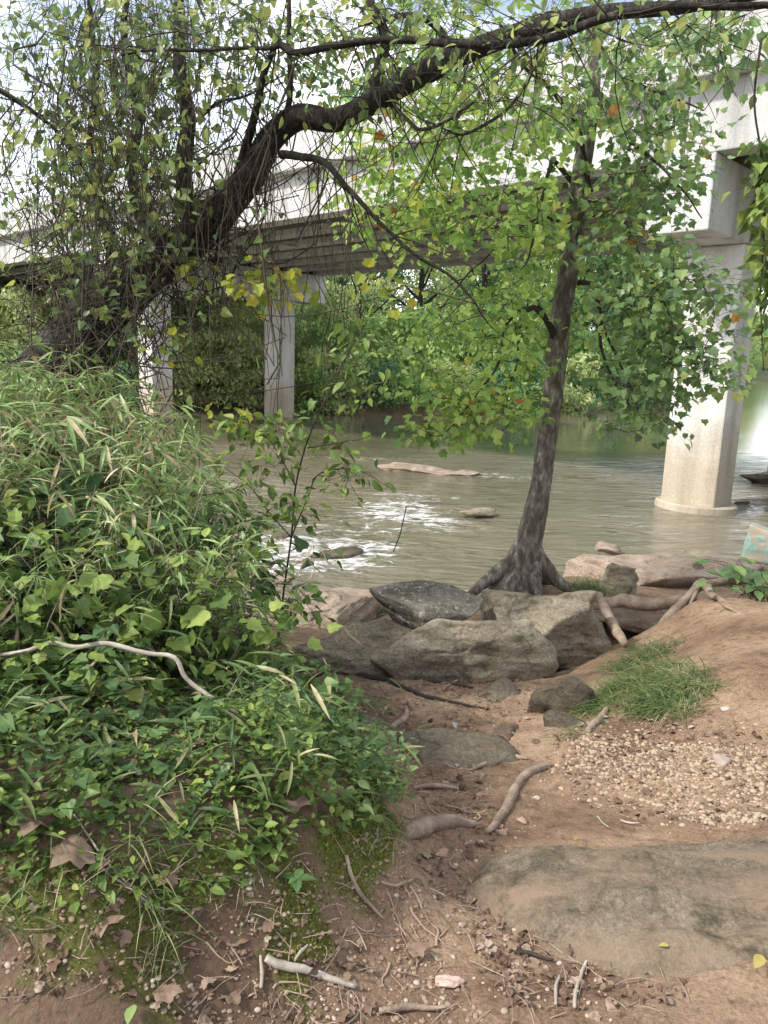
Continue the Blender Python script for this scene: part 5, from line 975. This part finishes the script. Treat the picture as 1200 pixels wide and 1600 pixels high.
# larger fallen leaves one can point at
LM['autumn2'] = leafmat('leaf_dull_yellow', [(0, (.22, .20, .06)), (1, (.40, .32, .10))], .1, .6, 3., .2)
FL = [(150,1385,'fall',.10,'crumpled brown leaf on the moss at left bank'),(135,1345,'fall',.12,'big curled russet leaf above the moss at left'),(60,1280,'fall',.13,'large reddish brown dead leaf among plants near left edge'),(215,1390,'fall',.09,'grey brown curled leaf at the grass tuft'),(272,1398,'fall',.06,'small maroon leaf on the bank'),
 (180,1455,'fall',.08,'ragged brown leaf below the mossy lip'),(375,1500,'fall',.07,'pale grey brown leaf on the soil above the stick'),(245,1570,'fall',.07,'grey dead leaf at the bottom of the soil bank'),(375,1575,'fall',.06,'brown curled leaf left of the vertical twig'),(638,1497,'fall',.065,'silvery grey leaf on the dirt at path edge'),
 (920,1460,'fall',.055,'tan oval leaf lying on the large slab'),(1188,1515,'autumn2',.055,'yellow and brown leaf on the slab at right edge'),(1043,1500,'autumn2',.03,'small green yellow leaf on the slab lower edge'),(895,1328,'autumn2',.03,'small yellow leaf at the upper rim of the slab'),(800,1478,'fall',.045,'light brown leaf left of the slab'),
 (445,1265,'fall',.09,'brown leaf hanging at the moss edge below the carpet'),(440,1310,'fall',.08,'dull brown leaf in plants of bank centre'),(354,1531,'dry',.04,'cream oval leaf standing out on the soil'),(265,1450,'dry',.09,'long straw leaf on the bank below the grass tuft'),(425,1405,'dry',.07,'bleached cane leaf beside the lone seedling'),
 (210,1580,'cane',.05,'fallen pale green leaf at the bottom left soil'),(690,1290,'fall',.05,'pinkish brown leaf beside the twisted root'),(1130,1190,'fall',.06,'flat grey leaf on the gravel'),(1000,1230,'fall',.045,'dark brown leaf on the gravel middle'),(590,1062,'autumn',.05,'orange leaf in the litter beneath the boulder')]
for k, (a, b, mt, s, lab) in enumerate(FL):
    p = G(a, b); p[2] += .012
    if 'slab' in lab and 'left of' not in lab: p[2] += .03
    m = MB(); tm = {'dry': LANCE, 'cane': OVATE}.get(mt, CRUMP if mt == 'fall' else OVATE); tm = OVATE if 'cream' in lab else tm; an = rng.uniform(0, 6.28); leaves(m, tm, np.zeros((1, 3)), np.array([[math.cos(an), math.sin(an), .12]]), np.array([[rng.normal()*.3, rng.normal()*.3, 1]]), np.array([s*(1.6 if mt == 'dry' and tm is LANCE else 1)]))
    tag(m.build('fallen_leaf', LM[mt], origin=None, smooth=True), lab, 'leaf', 'fallen leaves').location = tuple(map(float, p))
ST = [(700,1545,.042,(.58,.40,.33),'pinkish pale stone on the bare path in the foreground'),(978,1502,.040,(.34,.22,.17),'round reddish stone touching the slab lower edge'),(815,1285,.030,(.36,.25,.20),'rounded brown stone beside the pale root'),(837,1248,.022,(.45,.36,.28),'small tan stone above the pale root'),(690,1338,.028,(.36,.23,.18),'flat reddish stone left of the slab tip'),
 (712,1136,.035,(.36,.34,.31),'light grey stone in the litter of mid path'),(755,1168,.045,(.14,.12,.10),'dark flat stone in mid path'),(752,1322,.02,(.45,.32,.26),'small pink stone under the root end'),(1125,1192,.05,(.33,.27,.23),'flat grey stone in the gravel at right'),(930,1012,.06,(.42,.36,.29),'pale stone below the forked roots'),
 (730,1322,.02,(.36,.25,.19),'little brown stone right of the root stump'),(955,1575,.022,(.3,.21,.16),'little brown stone near the bottom sticks'),(1135,1110,.03,(.40,.33,.29),'small stone on the bare dirt track at right'),(600,1172,.04,(.33,.26,.2),'brown stone beside the hooked root'),(655,1150,.05,(.36,.27,.2),'low tan stone in path above the bedrock step')]
for k, (a, b, s, c, lab) in enumerate(ST):
    p, f = rockshape(4, (s*1.5, s*1.1, s*.8), 200+k, 9, 9, .06, .8); m = MB().add(p, f)
    mt = solidmat('stone_%s' % lab.split()[0], [(.3, tuple(q*.75 for q in c)), (.7, tuple(min(q*1.15, .8) for q in c))], 20., .85, .3, 60.)
    o = tag(m.build('loose_stone', mt), lab, 'stone', 'loose stones on the path'); q = G(a, b); o.location = (q[0], q[1], q[2]+s*.2); o.rotation_euler = (0, 0, k)
print('verts total', sum(len(o.data.vertices) for o in bpy.data.objects if o.type == 'MESH'))
